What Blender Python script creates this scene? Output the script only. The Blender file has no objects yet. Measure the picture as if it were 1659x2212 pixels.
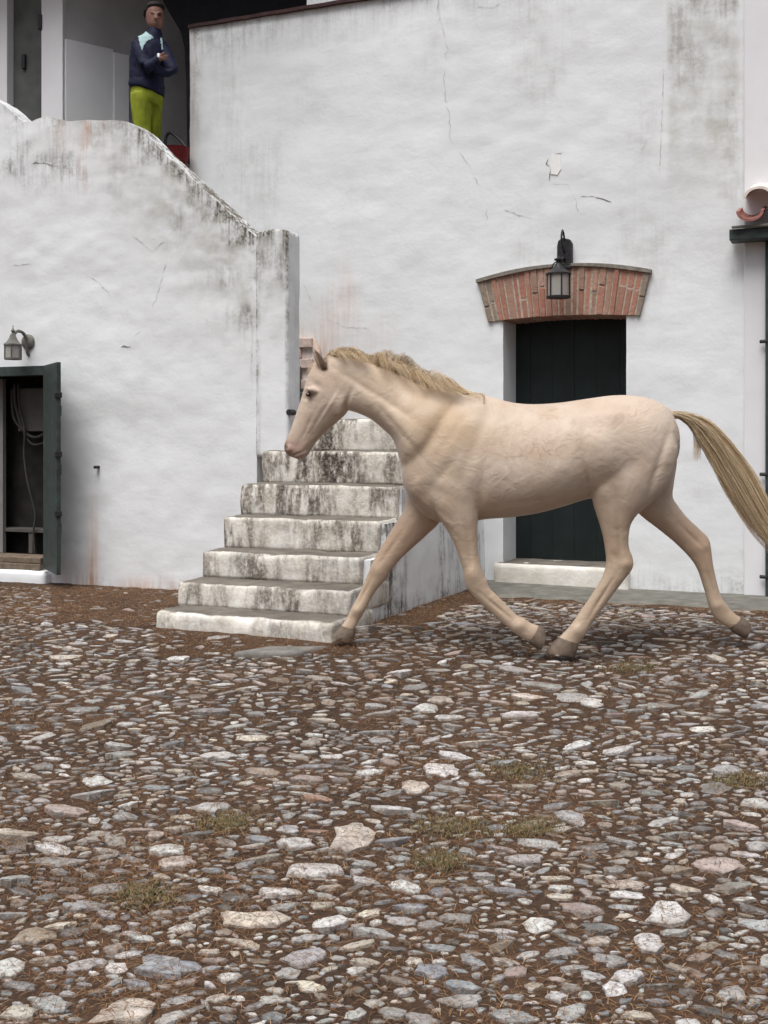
import bpy, bmesh, math, random
import numpy as np
from mathutils import Vector, Matrix

random.seed(7)
rng = np.random.default_rng(7)
scene = bpy.context.scene
COL = scene.collection

# ------------------------------------------------------------------ camera
F, CX, HY, CZ = 2500.0, 829.5, 950.0, 1.13          # focal length / principal column / horizon row (1659 x 2212 view), eye height
cam_d = bpy.data.cameras.new('camera')
cam = bpy.data.objects.new('camera', cam_d)
COL.objects.link(cam)
cam.location = (0, 0, CZ)
cam.rotation_euler = (math.radians(90), 0, 0)
cam_d.sensor_fit = 'VERTICAL'
cam_d.sensor_height = 36.0
cam_d.lens = 36.0 * F / 2212.0
cam_d.shift_y = -(1106.0 - HY) / 2212.0
cam_d.clip_start = 0.05
cam_d.clip_end = 500
scene.camera = cam
scene.render.resolution_x, scene.render.resolution_y = 768, 1024

# ------------------------------------------------------------------ sky, sun, exposure
SUN_EL, SUN_AZ = 66.0, 208.0        # azimuth of the sun, degrees clockwise from +Y (behind the camera, a little left)
world = bpy.data.worlds.new('World')
scene.world = world
world.use_nodes = True
wn = world.node_tree.nodes
wl = world.node_tree.links
bg = wn['Background']
sky = wn.new('ShaderNodeTexSky')
sky.sky_type = 'NISHITA'
sky.sun_disc = False
sky.sun_elevation = math.radians(SUN_EL)
sky.sun_rotation = math.radians(SUN_AZ)
sky.air_density = 1.0
sky.dust_density = 6.0
sky.ozone_density = 1.0
hsv = wn.new('ShaderNodeHueSaturation')           # cloud cover: the blue of the clear sky mostly washed out
hsv.inputs['Saturation'].default_value = 0.55
wl.new(sky.outputs[0], hsv.inputs['Color'])
wl.new(hsv.outputs[0], bg.inputs['Color'])
bg.inputs['Strength'].default_value = 0.055

sd = bpy.data.lights.new('sun', 'SUN')
sd.energy = 1.5
sd.angle = math.radians(42)
sd.color = (1.0, 0.995, 0.985)
sun = bpy.data.objects.new('sun', sd)
COL.objects.link(sun)
el, az = math.radians(SUN_EL), math.radians(SUN_AZ)
sdir = Vector((math.sin(az) * math.cos(el), math.cos(az) * math.cos(el), math.sin(el)))
sun.rotation_euler = sdir.to_track_quat('Z', 'Y').to_euler()

vs = scene.view_settings
vs.view_transform = 'Standard'
vs.look = 'None'
vs.exposure = 0.98
vs.gamma = 1.0
vs.use_curve_mapping = False
try:
    scene.cycles.max_bounces = 8
except Exception:
    pass

# ------------------------------------------------------------------ geometry of the place
TH = math.radians(23)                               # the house wall turns away from the picture plane
C0 = (0.813, 9.254)                                 # corner of stair side and house wall on the ground
UX, UY = math.cos(TH), -math.sin(TH)                # along the wall
NX, NY = -math.sin(TH), -math.cos(TH)               # out of the wall


def L(px, py, s):
    """pixel on a plane parallel to the house wall, s metres in front of it -> (a, z) in the wall frame"""
    dx = (px - CX) / F
    t = (s + C0[0] * NX + C0[1] * NY) / (dx * NX + NY)
    X = t * dx
    a = (X - C0[0]) * UX + (t - C0[1]) * UY
    return a, CZ + (HY - py) / F * t


def P(px, py, Y):
    return ((px - CX) / F * Y, Y, CZ + (HY - py) / F * Y)


def to_wall(x, y):
    return (x - C0[0]) * UX + (y - C0[1]) * UY, (x - C0[0]) * NX + (y - C0[1]) * NY


# ------------------------------------------------------------------ numpy noise
_tab = rng.random((32, 32, 32))


def vnoise(p):
    p = np.asarray(p, float)
    i = np.floor(p).astype(int)
    f = p - i
    f = f * f * (3 - 2 * f)
    out = 0
    for a in (0, 1):
        for b in (0, 1):
            for c in (0, 1):
                w = (f[..., 0] if a else 1 - f[..., 0]) * (f[..., 1] if b else 1 - f[..., 1]) * (f[..., 2] if c else 1 - f[..., 2])
                out = out + w * _tab[(i[..., 0] + a) % 32, (i[..., 1] + b) % 32, (i[..., 2] + c) % 32]
    return out


def fbm(p, octv=4):
    p = np.asarray(p, float)
    r, amp, tot = 0, 1.0, 0
    for _ in range(octv):
        r = r + amp * vnoise(p)
        tot += amp
        amp *= .5
        p = p * 2.03 + 7.3
    return r / tot


# ------------------------------------------------------------------ object helpers
def tag(o, label=None, cat=None, group=None, kind=None):
    if label: o['label'] = label
    if cat: o['category'] = cat
    if group: o['group'] = group
    if kind: o['kind'] = kind
    return o


def empty(name, loc=(0, 0, 0), rz=0.0):
    o = bpy.data.objects.new(name, None)
    COL.objects.link(o)
    o.location = loc
    o.rotation_euler = (0, 0, rz)
    o.empty_display_size = .2
    return o


AT_WORLD = set()


def link_mesh(name, me, mat=None, parent=None, world=False):
    o = bpy.data.objects.new(name, me)
    COL.objects.link(o)
    if mat: me.materials.append(mat)
    if parent:
        o.parent = parent
        if world:
            if parent.name not in AT_WORLD:          # children of a world-built part need no offset
                o.matrix_parent_inverse = Matrix.Translation(-parent.location)
            AT_WORLD.add(o.name)
    return o


def mk(name, verts, faces, mat=None, parent=None, smooth=False, world=False, col=None):
    me = bpy.data.meshes.new(name)
    me.from_pydata([tuple(v) for v in verts], [], [tuple(int(i) for i in f) for f in faces])
    me.update()
    if smooth:
        me.shade_smooth()
    if col is not None:
        at = me.color_attributes.new('Col', 'FLOAT_COLOR', 'POINT')
        c = np.ones((len(verts), 4), np.float32)
        c[:, :3] = col
        at.data.foreach_set('color', c.ravel())
    return link_mesh(name, me, mat, parent, world)


def mk_fast(name, V, T, mat, parent=None, smooth=False, col=None):
    """V (n,3) floats, T (m,k) indices, all faces of k corners"""
    V = np.ascontiguousarray(V, np.float32)
    T = np.ascontiguousarray(T, np.int32)
    m, k = T.shape
    me = bpy.data.meshes.new(name)
    me.vertices.add(len(V))
    me.vertices.foreach_set('co', V.ravel())
    me.loops.add(m * k)
    me.loops.foreach_set('vertex_index', T.ravel())
    me.polygons.add(m)
    me.polygons.foreach_set('loop_start', np.arange(0, m * k, k, dtype=np.int32))
    me.update(calc_edges=True)
    if smooth: me.shade_smooth()
    if col is not None:
        at = me.color_attributes.new('Col', 'FLOAT_COLOR', 'POINT')
        c = np.ones((len(V), 4), np.float32)
        c[:, :3] = col
        at.data.foreach_set('color', c.ravel())
    return link_mesh(name, me, mat, parent)


def box(x0, x1, y0, y1, z0, z1):
    v = [(x0, y0, z0), (x1, y0, z0), (x1, y1, z0), (x0, y1, z0), (x0, y0, z1), (x1, y0, z1), (x1, y1, z1), (x0, y1, z1)]
    f = [(0, 3, 2, 1), (4, 5, 6, 7), (0, 1, 5, 4), (1, 2, 6, 5), (2, 3, 7, 6), (3, 0, 4, 7)]
    return v, f


class MB:
    """collects shapes into one mesh"""
    def __init__(self): self.v, self.f = [], []

    def add(self, v, f):
        n = len(self.v)
        self.v += [tuple(q) for q in v]
        self.f += [tuple(i + n for i in q) for q in f]
        return self

    def box(self, *a): return self.add(*box(*a))

    def tube(self, pts, r, n=8, cap=True):
        pts = [Vector(p) for p in pts]
        m = len(pts)
        rs = r if isinstance(r, (list, tuple)) else [r] * m
        v, f = [], []
        up = None
        for i, p in enumerate(pts):
            d = (pts[min(i + 1, m - 1)] - pts[max(i - 1, 0)]).normalized()
            if up is None:
                up = Vector((0, 0, 1)) if abs(d.z) < .9 else Vector((1, 0, 0))
            e1 = (up - d * up.dot(d)).normalized()
            e2 = d.cross(e1)
            up = e1
            for k in range(n):
                t = 2 * math.pi * k / n
                v.append(p + (e1 * math.cos(t) + e2 * math.sin(t)) * rs[i])
        for i in range(m - 1):
            for k in range(n):
                f.append((i * n + k, i * n + (k + 1) % n, (i + 1) * n + (k + 1) % n, (i + 1) * n + k))
        if cap:
            f.append(tuple(reversed(range(n))))
            f.append(tuple(range((m - 1) * n, m * n)))
        return self.add(v, f)

    def lathe(self, prof, c=(0, 0, 0), n=20, cap=True):
        v, f = [], []
        m = len(prof)
        for r, z in prof:
            for k in range(n):
                t = 2 * math.pi * k / n
                v.append((c[0] + r * math.cos(t), c[1] + r * math.sin(t), c[2] + z))
        for i in range(m - 1):
            for k in range(n):
                f.append((i * n + k, i * n + (k + 1) % n, (i + 1) * n + (k + 1) % n, (i + 1) * n + k))
        if cap:
            f.append(tuple(reversed(range(n))))
            f.append(tuple(range((m - 1) * n, m * n)))
        return self.add(v, f)

    def prism(self, poly, y0, y1):
        """polygon in (x, z), pushed from y0 (front) to y1"""
        n = len(poly)
        v = [(p[0], y0, p[1]) for p in poly] + [(p[0], y1, p[1]) for p in poly]
        f = [tuple(range(n)), tuple(reversed(range(n, 2 * n)))]
        for i in range(n):
            j = (i + 1) % n
            f.append((j, i, i + n, j + n))
        return self.add(v, f)

    def build(self, name, mat, parent=None, smooth=False, world=False, bevel=0):
        o = mk(name, self.v, self.f, mat, parent, smooth, world)
        bm = bmesh.new()
        bm.from_mesh(o.data)
        bmesh.ops.recalc_face_normals(bm, faces=bm.faces)
        if bevel:
            ed = [e for e in bm.edges if len(e.link_faces) == 2 and e.calc_face_angle(0) > .5]
            bmesh.ops.bevel(bm, geom=ed, offset=bevel, segments=2, affect='EDGES', profile=.5)
        bm.to_mesh(o.data)
        bm.free()
        if smooth:
            o.data.shade_smooth()
            o.data.set_sharp_from_angle(angle=math.radians(40))
        return o


def rbox(x0, x1, y0, y1, z0, z1, r=.02, seg=.04, amp=.004, freq=7, seed=0.0):
    """rounded, worn block on a fine grid"""
    c = np.array([(x0 + x1) / 2, (y0 + y1) / 2, (z0 + z1) / 2])
    h = np.array([(x1 - x0) / 2, (y1 - y0) / 2, (z1 - z0) / 2])
    V, Fc = [], []
    n = np.maximum(2, np.ceil(2 * h / seg).astype(int))
    for ax in range(3):
        b, d = (ax + 1) % 3, (ax + 2) % 3
        for sg in (-1, 1):
            base = len(V)
            for i in range(n[b] + 1):
                for j in range(n[d] + 1):
                    q = np.zeros(3)
                    q[ax] = sg * h[ax]
                    q[b] = -h[b] + 2 * h[b] * i / n[b]
                    q[d] = -h[d] + 2 * h[d] * j / n[d]
                    V.append(q)
            w = n[d] + 1
            for i in range(n[b]):
                for j in range(n[d]):
                    q = (base + i * w + j, base + (i + 1) * w + j, base + (i + 1) * w + j + 1, base + i * w + j + 1)
                    Fc.append(q if sg > 0 else q[::-1])
    V = np.array(V)
    inn = np.clip(V, -(h - r), h - r)
    dlt = V - inn
    ln = np.linalg.norm(dlt, axis=1, keepdims=True)
    nrm = dlt / np.maximum(ln, 1e-9)
    V = inn + nrm * np.minimum(ln, r)
    nz = fbm((V + c) * freq + 31.7 + seed) - .5
    V = V + nrm * (nz[:, None] * 2 * amp)
    return V + c, Fc


def weld(o, d=.0015):
    bm = bmesh.new()
    bm.from_mesh(o.data)
    bmesh.ops.remove_doubles(bm, verts=bm.verts, dist=d)
    bm.to_mesh(o.data)
    bm.free()
    o.data.shade_smooth()


def block(name, mat, parent, *a, **k):
    v, f = rbox(*a, **k)
    o = mk(name, v, f, mat, parent)
    weld(o)
    return o


# ------------------------------------------------------------------ materials
class NT:
    def __init__(self, name, rough=.9):
        self.m = bpy.data.materials.new(name)
        self.m.use_nodes = True
        self.t = self.m.node_tree
        self.b = self.t.nodes['Principled BSDF']
        self.b.inputs['Roughness'].default_value = rough
        self.b.inputs['Specular IOR Level'].default_value = .3
        self._co = None

    def n(self, t, **k):
        nd = self.t.nodes.new(t)
        for a, v in k.items(): setattr(nd, a, v)
        return nd

    def l(self, a, b): self.t.links.new(a, b)

    def co(self, scale=None, out='Object'):
        if self._co is None: self._co = self.n('ShaderNodeTexCoord')
        o = self._co.outputs[out]
        if scale is None: return o
        mp = self.n('ShaderNodeMapping')
        mp.inputs['Scale'].default_value = scale
        self.l(o, mp.inputs['Vector'])
        return mp.outputs[0]

    def noise(self, sc, det=4, ro=.55, vec=None, dist=0.0):
        nd = self.n('ShaderNodeTexNoise')
        nd.inputs['Scale'].default_value = sc
        nd.inputs['Detail'].default_value = det
        nd.inputs['Roughness'].default_value = ro
        nd.inputs['Distortion'].default_value = dist
        self.l(vec if vec is not None else self.co(), nd.inputs['Vector'])
        return nd.outputs['Fac']

    def ramp(self, fac, a, b, ca=(0, 0, 0), cb=(1, 1, 1)):
        nd = self.n('ShaderNodeValToRGB')
        e = nd.color_ramp.elements
        e[0].position, e[1].position = a, b
        e[0].color, e[1].color = (*ca, 1), (*cb, 1)
        self.l(fac, nd.inputs[0])
        return nd.outputs[0]

    def mix(self, fac, a, b, mode='MIX'):
        nd = self.n('ShaderNodeMix', data_type='RGBA', blend_type=mode)
        for sock, val in ((nd.inputs[0], fac), (nd.inputs[6], a), (nd.inputs[7], b)):
            if isinstance(val, (int, float)): sock.default_value = val
            elif isinstance(val, tuple): sock.default_value = (*val, 1)
            else: self.l(val, sock)
        return nd.outputs[2]

    def math(self, op, a, b=0.0, clamp=False):
        nd = self.n('ShaderNodeMath', operation=op, use_clamp=clamp)
        for i, v in enumerate((a, b)):
            if isinstance(v, (int, float)): nd.inputs[i].default_value = v
            else: self.l(v, nd.inputs[i])
        return nd.outputs[0]

    def attr(self, name='Col'):
        nd = self.n('ShaderNodeVertexColor', layer_name=name)
        return nd.outputs[0]

    def sep(self, c):
        nd = self.n('ShaderNodeSeparateColor')
        self.l(c, nd.inputs[0])
        return nd.outputs

    def color(self, c):
        if isinstance(c, tuple): self.b.inputs['Base Color'].default_value = (*c, 1)
        else: self.l(c, self.b.inputs['Base Color'])
        return self

    def bump(self, h, dist=.004, st=1.0):
        nd = self.n('ShaderNodeBump')
        nd.inputs['Distance'].default_value = dist
        nd.inputs['Strength'].default_value = st
        self.l(h, nd.inputs['Height'])
        self.l(nd.outputs[0], self.b.inputs['Normal'])
        return self


def plain(name, c, rough=.7, var=.25, sc=20, metal=0.0, bump=.0):
    t = NT(name, rough)
    k = t.noise(sc, 5)
    t.color(t.mix(t.ramp(k, .3, .75), tuple(x * (1 - var) for x in c), tuple(min(1, x * (1 + var)) for x in c)))
    t.b.inputs['Metallic'].default_value = metal
    if bump: t.bump(k, bump)
    return t.m


def plaster(name, base=(.79, .81, .825)):
    """whitewash; colour attribute: R mould and dirt, G rust / pink wash, B worn grey plaster"""
    t = NT(name, .92)
    r, g, b = t.sep(t.attr())[:3]
    big = t.noise(.9, 3)
    mid = t.noise(6, 5, .6)
    fine = t.noise(45, 4, .65)
    streak = t.noise(1.0, 5, .6, t.co((26, 26, 2.2)))
    c = t.mix(t.ramp(big, .35, .7), base, tuple(x * .93 for x in base))
    c = t.mix(t.math('MULTIPLY', t.ramp(mid, .5, .75), .16), c, (.62, .62, .60))
    # worn grey plaster
    gb = t.math('MULTIPLY', b, t.ramp(mid, .30, .62))
    c = t.mix(gb, c, (.50, .50, .46))
    # pinkish wash and rust runs
    gg = t.math('MULTIPLY', g, t.ramp(streak, .25, .6))
    c = t.mix(gg, c, (.58, .36, .26))
    # mould: specks and streaks
    sp = t.ramp(t.math('MULTIPLY', fine, t.math('ADD', t.ramp(mid, .3, .7), .25)), .28, .62)
    st = t.ramp(streak, .48, .68)
    dirt = t.math('MULTIPLY', r, t.math('ADD', t.math('MULTIPLY', sp, .55), t.math('MULTIPLY', st, .55)), True)
    dirt = t.math('MULTIPLY', dirt, 1.5, True)
    c = t.mix(dirt, c, (.115, .10, .08))
    # scattered tiny specks everywhere
    tiny = t.ramp(t.noise(85, 2, .5), .74, .80)
    c = t.mix(t.math('MULTIPLY', tiny, t.math('MULTIPLY', t.ramp(t.noise(2.3, 2), .5, .7), .5)), c, (.30, .28, .25))
    t.color(c)
    wave = t.noise(2.6, 3, .45, t.co((1, 1, 1.7)))
    h = t.math('ADD', t.math('MULTIPLY', wave, 1.2), t.math('ADD', t.math('MULTIPLY', mid, .55), t.math('MULTIPLY', fine, .12)))
    t.bump(h, .011, .6)
    return t.m


M = {}
M['plaster'] = plaster('whitewash')
M['plaster_smooth'] = plain('smooth whitewash', (.76, .76, .78), .9, .05, 3)


def step_mat():
    t = NT('mouldy stair whitewash', .93)
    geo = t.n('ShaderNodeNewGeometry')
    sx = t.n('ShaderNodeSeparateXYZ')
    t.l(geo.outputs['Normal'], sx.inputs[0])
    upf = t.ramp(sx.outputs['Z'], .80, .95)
    mid = t.noise(7, 5, .6)
    big = t.noise(2.2, 3, .55)
    fine = t.noise(50, 4, .65)
    s1 = t.noise(1.0, 4, .6, t.co((6.5, 6.5, 1.6)))
    s2 = t.noise(1.0, 6, .7, t.co((24, 24, 9)))
    r = t.sep(t.attr())[0]
    c = t.mix(t.ramp(mid, .35, .7), (.78, .76, .71), (.60, .56, .49))
    runs = t.math('MULTIPLY', t.ramp(s1, .42, .54), t.ramp(s2, .36, .54))
    spots = t.math('MULTIPLY', t.ramp(fine, .40, .62), t.ramp(mid, .40, .58))
    d = t.math('MULTIPLY', t.math('ADD', runs, t.math('MULTIPLY', spots, .8)), r, True)
    c = t.mix(t.math('MULTIPLY', d, .75), c, (.27, .215, .165))
    d2 = t.math('MULTIPLY', t.math('MULTIPLY', runs, t.ramp(fine, .25, .55)), r, True)
    c = t.mix(t.math('MULTIPLY', d2, 1.0), c, (.055, .047, .040))
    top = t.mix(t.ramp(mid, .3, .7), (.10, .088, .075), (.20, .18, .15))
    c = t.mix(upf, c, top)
    t.color(c)
    t.bump(t.math('ADD', t.math('MULTIPLY', mid, .8), t.math('MULTIPLY', fine, .3)), .014, .8)
    return t.m


M['step'] = step_mat()
M['dark_green'] = plain('dark green paint', (.010, .0165, .0165), .5, .3, 6, bump=.002)
M['green_frame'] = plain('weathered green paint', (.040, .055, .052), .5, .4, 14, bump=.002)
M['black_wood'] = plain('black timber', (.008, .007, .010), .8, .4, 9)
M['coping'] = plain('dark red coping', (.06, .03, .03), .8, .4, 12)
M['grey_wall'] = plain('grey painted wall', (.45, .44, .45), .9, .15, 3)
M['door_grey'] = plain('grey green door', (.10, .105, .10), .6, .25, 5)
M['wood'] = plain('worn threshold wood', (.17, .13, .095), .8, .35, 18, bump=.004)
M['iron'] = plain('dark iron', (.035, .034, .037), .5, .4, 40, .3, bump=.001)
M['zinc'] = plain('grey weathered metal', (.17, .165, .15), .6, .3, 35, .3)
M['concrete'] = plain('olive grey concrete', (.155, .15, .13), .95, .35, 9, bump=.01)
M['slab'] = plain('grey slate slab', (.19, .18, .165), .9, .3, 14, bump=.006)
M['mortar'] = plain('old mortar', (.42, .35, .29), .95, .3, 30, bump=.006)
M['mortar_cap'] = plain('grey drip mortar', (.23, .21, .18), .95, .3, 25, bump=.006)
M['red'] = plain('dark red cloth', (.16, .014, .018), .8, .35, 25)
M['crack'] = plain('crack', (.50, .49, .47), 1, .3, 60)
M['crack_dark'] = plain('dark crack', (.22, .20, .18), 1, .3, 60)
M['chip'] = plain('fresh lime', (.86, .86, .84), .9, .04, 30)
M['terracotta'] = plain('limewashed terracotta', (.74, .66, .60), .9, .25, 14, bump=.006)
M['terracotta_in'] = plain('terracotta', (.30, .13, .11), .9, .3, 20, bump=.004)
M['cable'] = plain('dusty cable', (.045, .042, .04), .7, .3, 20)
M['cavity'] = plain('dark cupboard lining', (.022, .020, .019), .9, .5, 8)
M['fuse'] = plain('grey fuse box', (.09, .085, .08), .6, .2, 8)
M['pale_panel'] = plain('pale grey board', (.22, .21, .21), .8, .15, 8)


def brick_mat():
    t = NT('old brick', .95)
    a = t.attr()
    n1, n2 = t.noise(24, 5, .6), t.noise(90, 3, .6)
    c = t.mix(t.math('MULTIPLY', t.ramp(n1, .35, .7), .45), a, (.36, .28, .22))
    c = t.mix(t.math('MULTIPLY', t.ramp(n2, .55, .75), .55), c, (.10, .055, .04))
    t.color(c)
    t.bump(t.math('ADD', n1, t.math('MULTIPLY', n2, .4)), .008)
    return t.m


M['brick'] = brick_mat()


def stone_mat():
    t = NT('cobble stone', .92)
    a = t.attr()
    n1, n2, n3, n4 = t.noise(20, 6, .7), t.noise(85, 4, .65), t.noise(5, 3), t.noise(42, 3, .6)
    c = t.mix(t.math('MULTIPLY', t.ramp(n1, .50, .66), .55), a, (.66, .65, .63))
    c = t.mix(t.math('MULTIPLY', t.ramp(n4, .52, .62), .55), c, (.17, .155, .14))
    c = t.mix(t.math('MULTIPLY', t.ramp(n2, .55, .66), .55), c, (.085, .07, .055))
    c = t.mix(t.math('MULTIPLY', t.ramp(n3, .50, .70), .5), c, (.17, .115, .075))
    t.color(c)
    t.bump(t.math('ADD', n1, t.math('MULTIPLY', n2, .6)), .016)
    return t.m


M['stone'] = stone_mat()


def dirt_mat():
    t = NT('earth and needle litter', 1.0)
    n1, n2, n3 = t.noise(2.0, 4), t.noise(30, 5, .7), t.noise(120, 3, .7)
    c = t.mix(t.ramp(n1, .35, .65), (.068, .041, .027), (.120, .068, .040))
    c = t.mix(t.math('MULTIPLY', t.ramp(n2, .45, .7), .7), c, (.028, .017, .012))
    c = t.mix(t.math('MULTIPLY', t.ramp(n3, .55, .75), .6), c, (.20, .135, .085))
    t.color(c)
    t.bump(t.math('ADD', n2, t.math('MULTIPLY', n3, .5)), .02)
    return t.m


M['dirt'] = dirt_mat()


def attr_mat(name, rough=.8, sheen=0.0):
    t = NT(name, rough)
    t.color(t.attr())
    return t.m


M['needle'] = attr_mat('pine needles', .8)
M['blade'] = attr_mat('grass blades', .8)


def coat_mat():
    t = NT('cream horse coat', .5)
    a = t.attr()
    n1, n2, n3 = t.noise(5.5, 4, .55), t.noise(26, 4, .6), t.noise(1.0, 3, .5, t.co((60, 60, 220)))
    c = t.mix(t.math('MULTIPLY', t.ramp(n1, .48, .72), .30), a, (.42, .285, .18))
    c = t.mix(t.math('MULTIPLY', t.ramp(n2, .55, .75), .16), c, (.30, .19, .12))
    sw = t.noise(7.5, 2, .5, t.co((1, 1, 1.3)), 1.2)
    band = t.math('SUBTRACT', 1.0, t.math('MULTIPLY', t.math('ABSOLUTE', t.math('SUBTRACT', sw, .5)), 34.0), True)
    al = t.n('ShaderNodeVertexColor', layer_name='Col').outputs['Alpha']
    c = t.mix(t.math('MULTIPLY', t.math('MULTIPLY', band, al), t.ramp(n1, .35, .65)), c, (.30, .20, .135))
    t.color(c)
    t.b.inputs['Sheen Weight'].default_value = .22
    t.b.inputs['Sheen Roughness'].default_value = .4
    wv = t.noise(9, 2, .5, t.co((1, 1, 1)), 1.6)
    t.bump(t.math('ADD', t.math('MULTIPLY', n2, .35), t.math('ADD', t.math('MULTIPLY', wv, .9), t.math('MULTIPLY', n3, .10))), .008, .7)
    return t.m


M['coat'] = coat_mat()
M['hair'] = attr_mat('blond horse hair', .55)
M['hoof'] = plain('brown hoof horn', (.16, .12, .09), .6, .35, 30)
M['eye'] = plain('dark eye', (.03, .018, .012), .12, .2, 30)
t = NT('lantern glass', .25)
t.b.inputs['Base Color'].default_value = (.62, .60, .56, 1)
t.b.inputs['Transmission Weight'].default_value = .55
t.b.inputs['Roughness'].default_value = .35
M['glass'] = t.m
M['bulb'] = plain('milk glass bulb', (.75, .75, .70), .3, .05, 5)
M['skin'] = plain('skin', (.20, .105, .08), .6, .12, 30)
M['hair_dark'] = plain('dark hair', (.015, .012, .010), .7, .3, 60)
M['navy'] = plain('navy jacket', (.004, .006, .028), .75, .3, 20, bump=.003)
M['pale_blue'] = plain('pale blue yoke', (.36, .50, .52), .8, .1, 20)
M['lime'] = plain('lime trousers', (.22, .255, .016), .8, .22, 12, bump=.006)
M['badge'] = plain('white badge', (.75, .75, .75), .6, .05, 40)
M['shoe'] = plain('dark shoe', (.02, .02, .02), .6, .3, 30)

# ------------------------------------------------------------------ ground
def gbase(y):
    y = np.asarray(y, float)
    k = np.clip(6.9 - y, 0, 4.9)
    return -.085 * k


def gz(x, y):
    x, y = np.asarray(x, float), np.asarray(y, float)
    p = np.stack([x * .9, y * .9, np.zeros_like(x) + 3.1], -1)
    fade = np.clip((8.2 - y) / 1.5, .2, 1)
    return gbase(y) + (fbm(p, 3) - .5) * .07 * fade - .012


def G(px, py):
    """pixel -> point on the ground"""
    y = 6.0
    for _ in range(40):
        z = float(gz((px - CX) / F * y, y))
        y = .5 * y + .5 * (CZ - z) * F / (py - HY)
    return (px - CX) / F * y, y


def to_px(x, y, z):
    return CX + F * x / y, HY - F * (z - CZ) / y


xs = np.concatenate([[-80, -40, -20, -10, -6], np.arange(-4.2, 4.41, .045), [6, 10, 20, 40, 80]])
ys = np.concatenate([[-80, -40, -20, -10, -5, -1, 1], np.arange(2.0, 9.9, .045), [12, 20, 40, 80]])
gx, gy = np.meshgrid(xs, ys)
gzz = gz(gx, gy) + (fbm(np.stack([gx * 14, gy * 14, gx * 0], -1), 3) - .5) * .014
nv = np.stack([gx, gy, gzz], -1).reshape(-1, 3)
w = len(xs)
fc = [(j * w + i, j * w + i + 1, (j + 1) * w + i + 1, (j + 1) * w + i) for j in range(len(ys) - 1) for i in range(w - 1)]
ground = mk('courtyard_ground', nv, fc, M['dirt'], smooth=True)
tag(ground, 'brown earth courtyard ground littered with pine needles and set with cobbles', kind='structure')

# ------------------------------------------------------------------ house (wall frame: x along the wall, y into it, z up)
house = empty('whitewashed_house', (C0[0], C0[1], 0), -TH)
tag(house, 'tall whitewashed house with brick door arch and roofed upper landing', 'building')
stairs = empty('exterior_staircase', (C0[0], C0[1], 0), -TH)
tag(stairs, 'mould streaked white masonry staircase with sloping parapet wall', 'staircase')


def grid_lines(a0, a1, st, extra):
    g = [a0 + (a1 - a0) * i / max(1, round((a1 - a0) / st)) for i in range(max(1, round((a1 - a0) / st)) + 1)]
    g = [q for q in g if all(abs(q - e) > st * .35 for e in extra) or q in (a0, a1)]
    return sorted(set(g + [e for e in extra if a0 <= e <= a1]))


def wall(name, parent, mat, a0, a1, z0, z1, yfun, thick, st=.04, holes=(), top=None, zb=None, cut=None, stain=None):
    A = grid_lines(a0, a1, st, [q for h in holes for q in h[:2]])
    Zs = grid_lines(z0, z1, st, [q for h in holes for q in h[2:]] + ([zb] if zb else []))
    na, nz = len(A), len(Zs)
    aa, zz = np.meshgrid(np.array(A), np.array(Zs))
    if top is not None:
        tt = np.array([top(q) for q in A])[None, :]
        zz = np.where(zz > zb, zb + (zz - zb) * (tt - zb) / (z1 - zb), zz)
    yy = yfun(aa, zz)
    front = np.stack([aa, yy, zz], -1).reshape(-1, 3)
    back = np.stack([aa, yy * 0 + float(np.median(yy)) + thick, zz], -1).reshape(-1, 3)
    keep = np.ones((nz - 1, na - 1), bool)
    for j in range(nz - 1):
        for i in range(na - 1):
            ca, cz = (A[i] + A[i + 1]) / 2, (Zs[j] + Zs[j + 1]) / 2
            if any(h[0] < ca < h[1] and h[2] < cz < h[3] for h in holes) or (cut and cut(ca, cz)):
                keep[j, i] = False
    n = na * nz
    Fs = []
    for j in range(nz - 1):
        for i in range(na - 1):
            if not keep[j, i]: continue
            p, q, r, s = j * na + i, j * na + i + 1, (j + 1) * na + i + 1, (j + 1) * na + i
            Fs.append((p, q, r, s))
            Fs.append((s + n, r + n, q + n, p + n))
            for (dj, di, e) in ((-1, 0, (p, q)), (1, 0, (r, s)), (0, -1, (s, p)), (0, 1, (q, r))):
                jj, ii = j + dj, i + di
                if jj < 0 or ii < 0 or jj >= nz - 1 or ii >= na - 1 or not keep[jj, ii]:
                    Fs.append((e[1], e[0], e[0] + n, e[1] + n))
    V = np.concatenate([front, back])
    col = np.zeros((len(V), 3), np.float32)
    if stain is not None:
        s = stain(aa, zz).reshape(-1, 3)
        col = np.concatenate([s, s])
    o = mk(name, V, Fs, mat, parent, col=col)
    bm = bmesh.new()
    bm.from_mesh(o.data)
    bmesh.ops.delete(bm, geom=[v for v in bm.verts if not v.link_faces], context='VERTS')
    bm.to_mesh(o.data)
    bm.free()
    o.data.shade_smooth()
    o.data.set_sharp_from_angle(angle=math.radians(45))
    return o


def gauss(d, w): return np.exp(-(d / w) ** 2)


def sm(x, a, b):
    k = np.clip((x - a) / (b - a), 0, 1)
    return k * k * (3 - 2 * k)


def wy_main(a, z):
    a, z = np.asarray(a, float), np.asarray(z, float)
    p = np.stack([a * 1.3, z * 2.1, a * 0 + 1.7], -1)
    q = np.stack([a * 7, z * 9, a * 0 + 5.2], -1)
    return -(fbm(p, 4) - .5) * .022 - (fbm(q, 3) - .5) * .009


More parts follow.
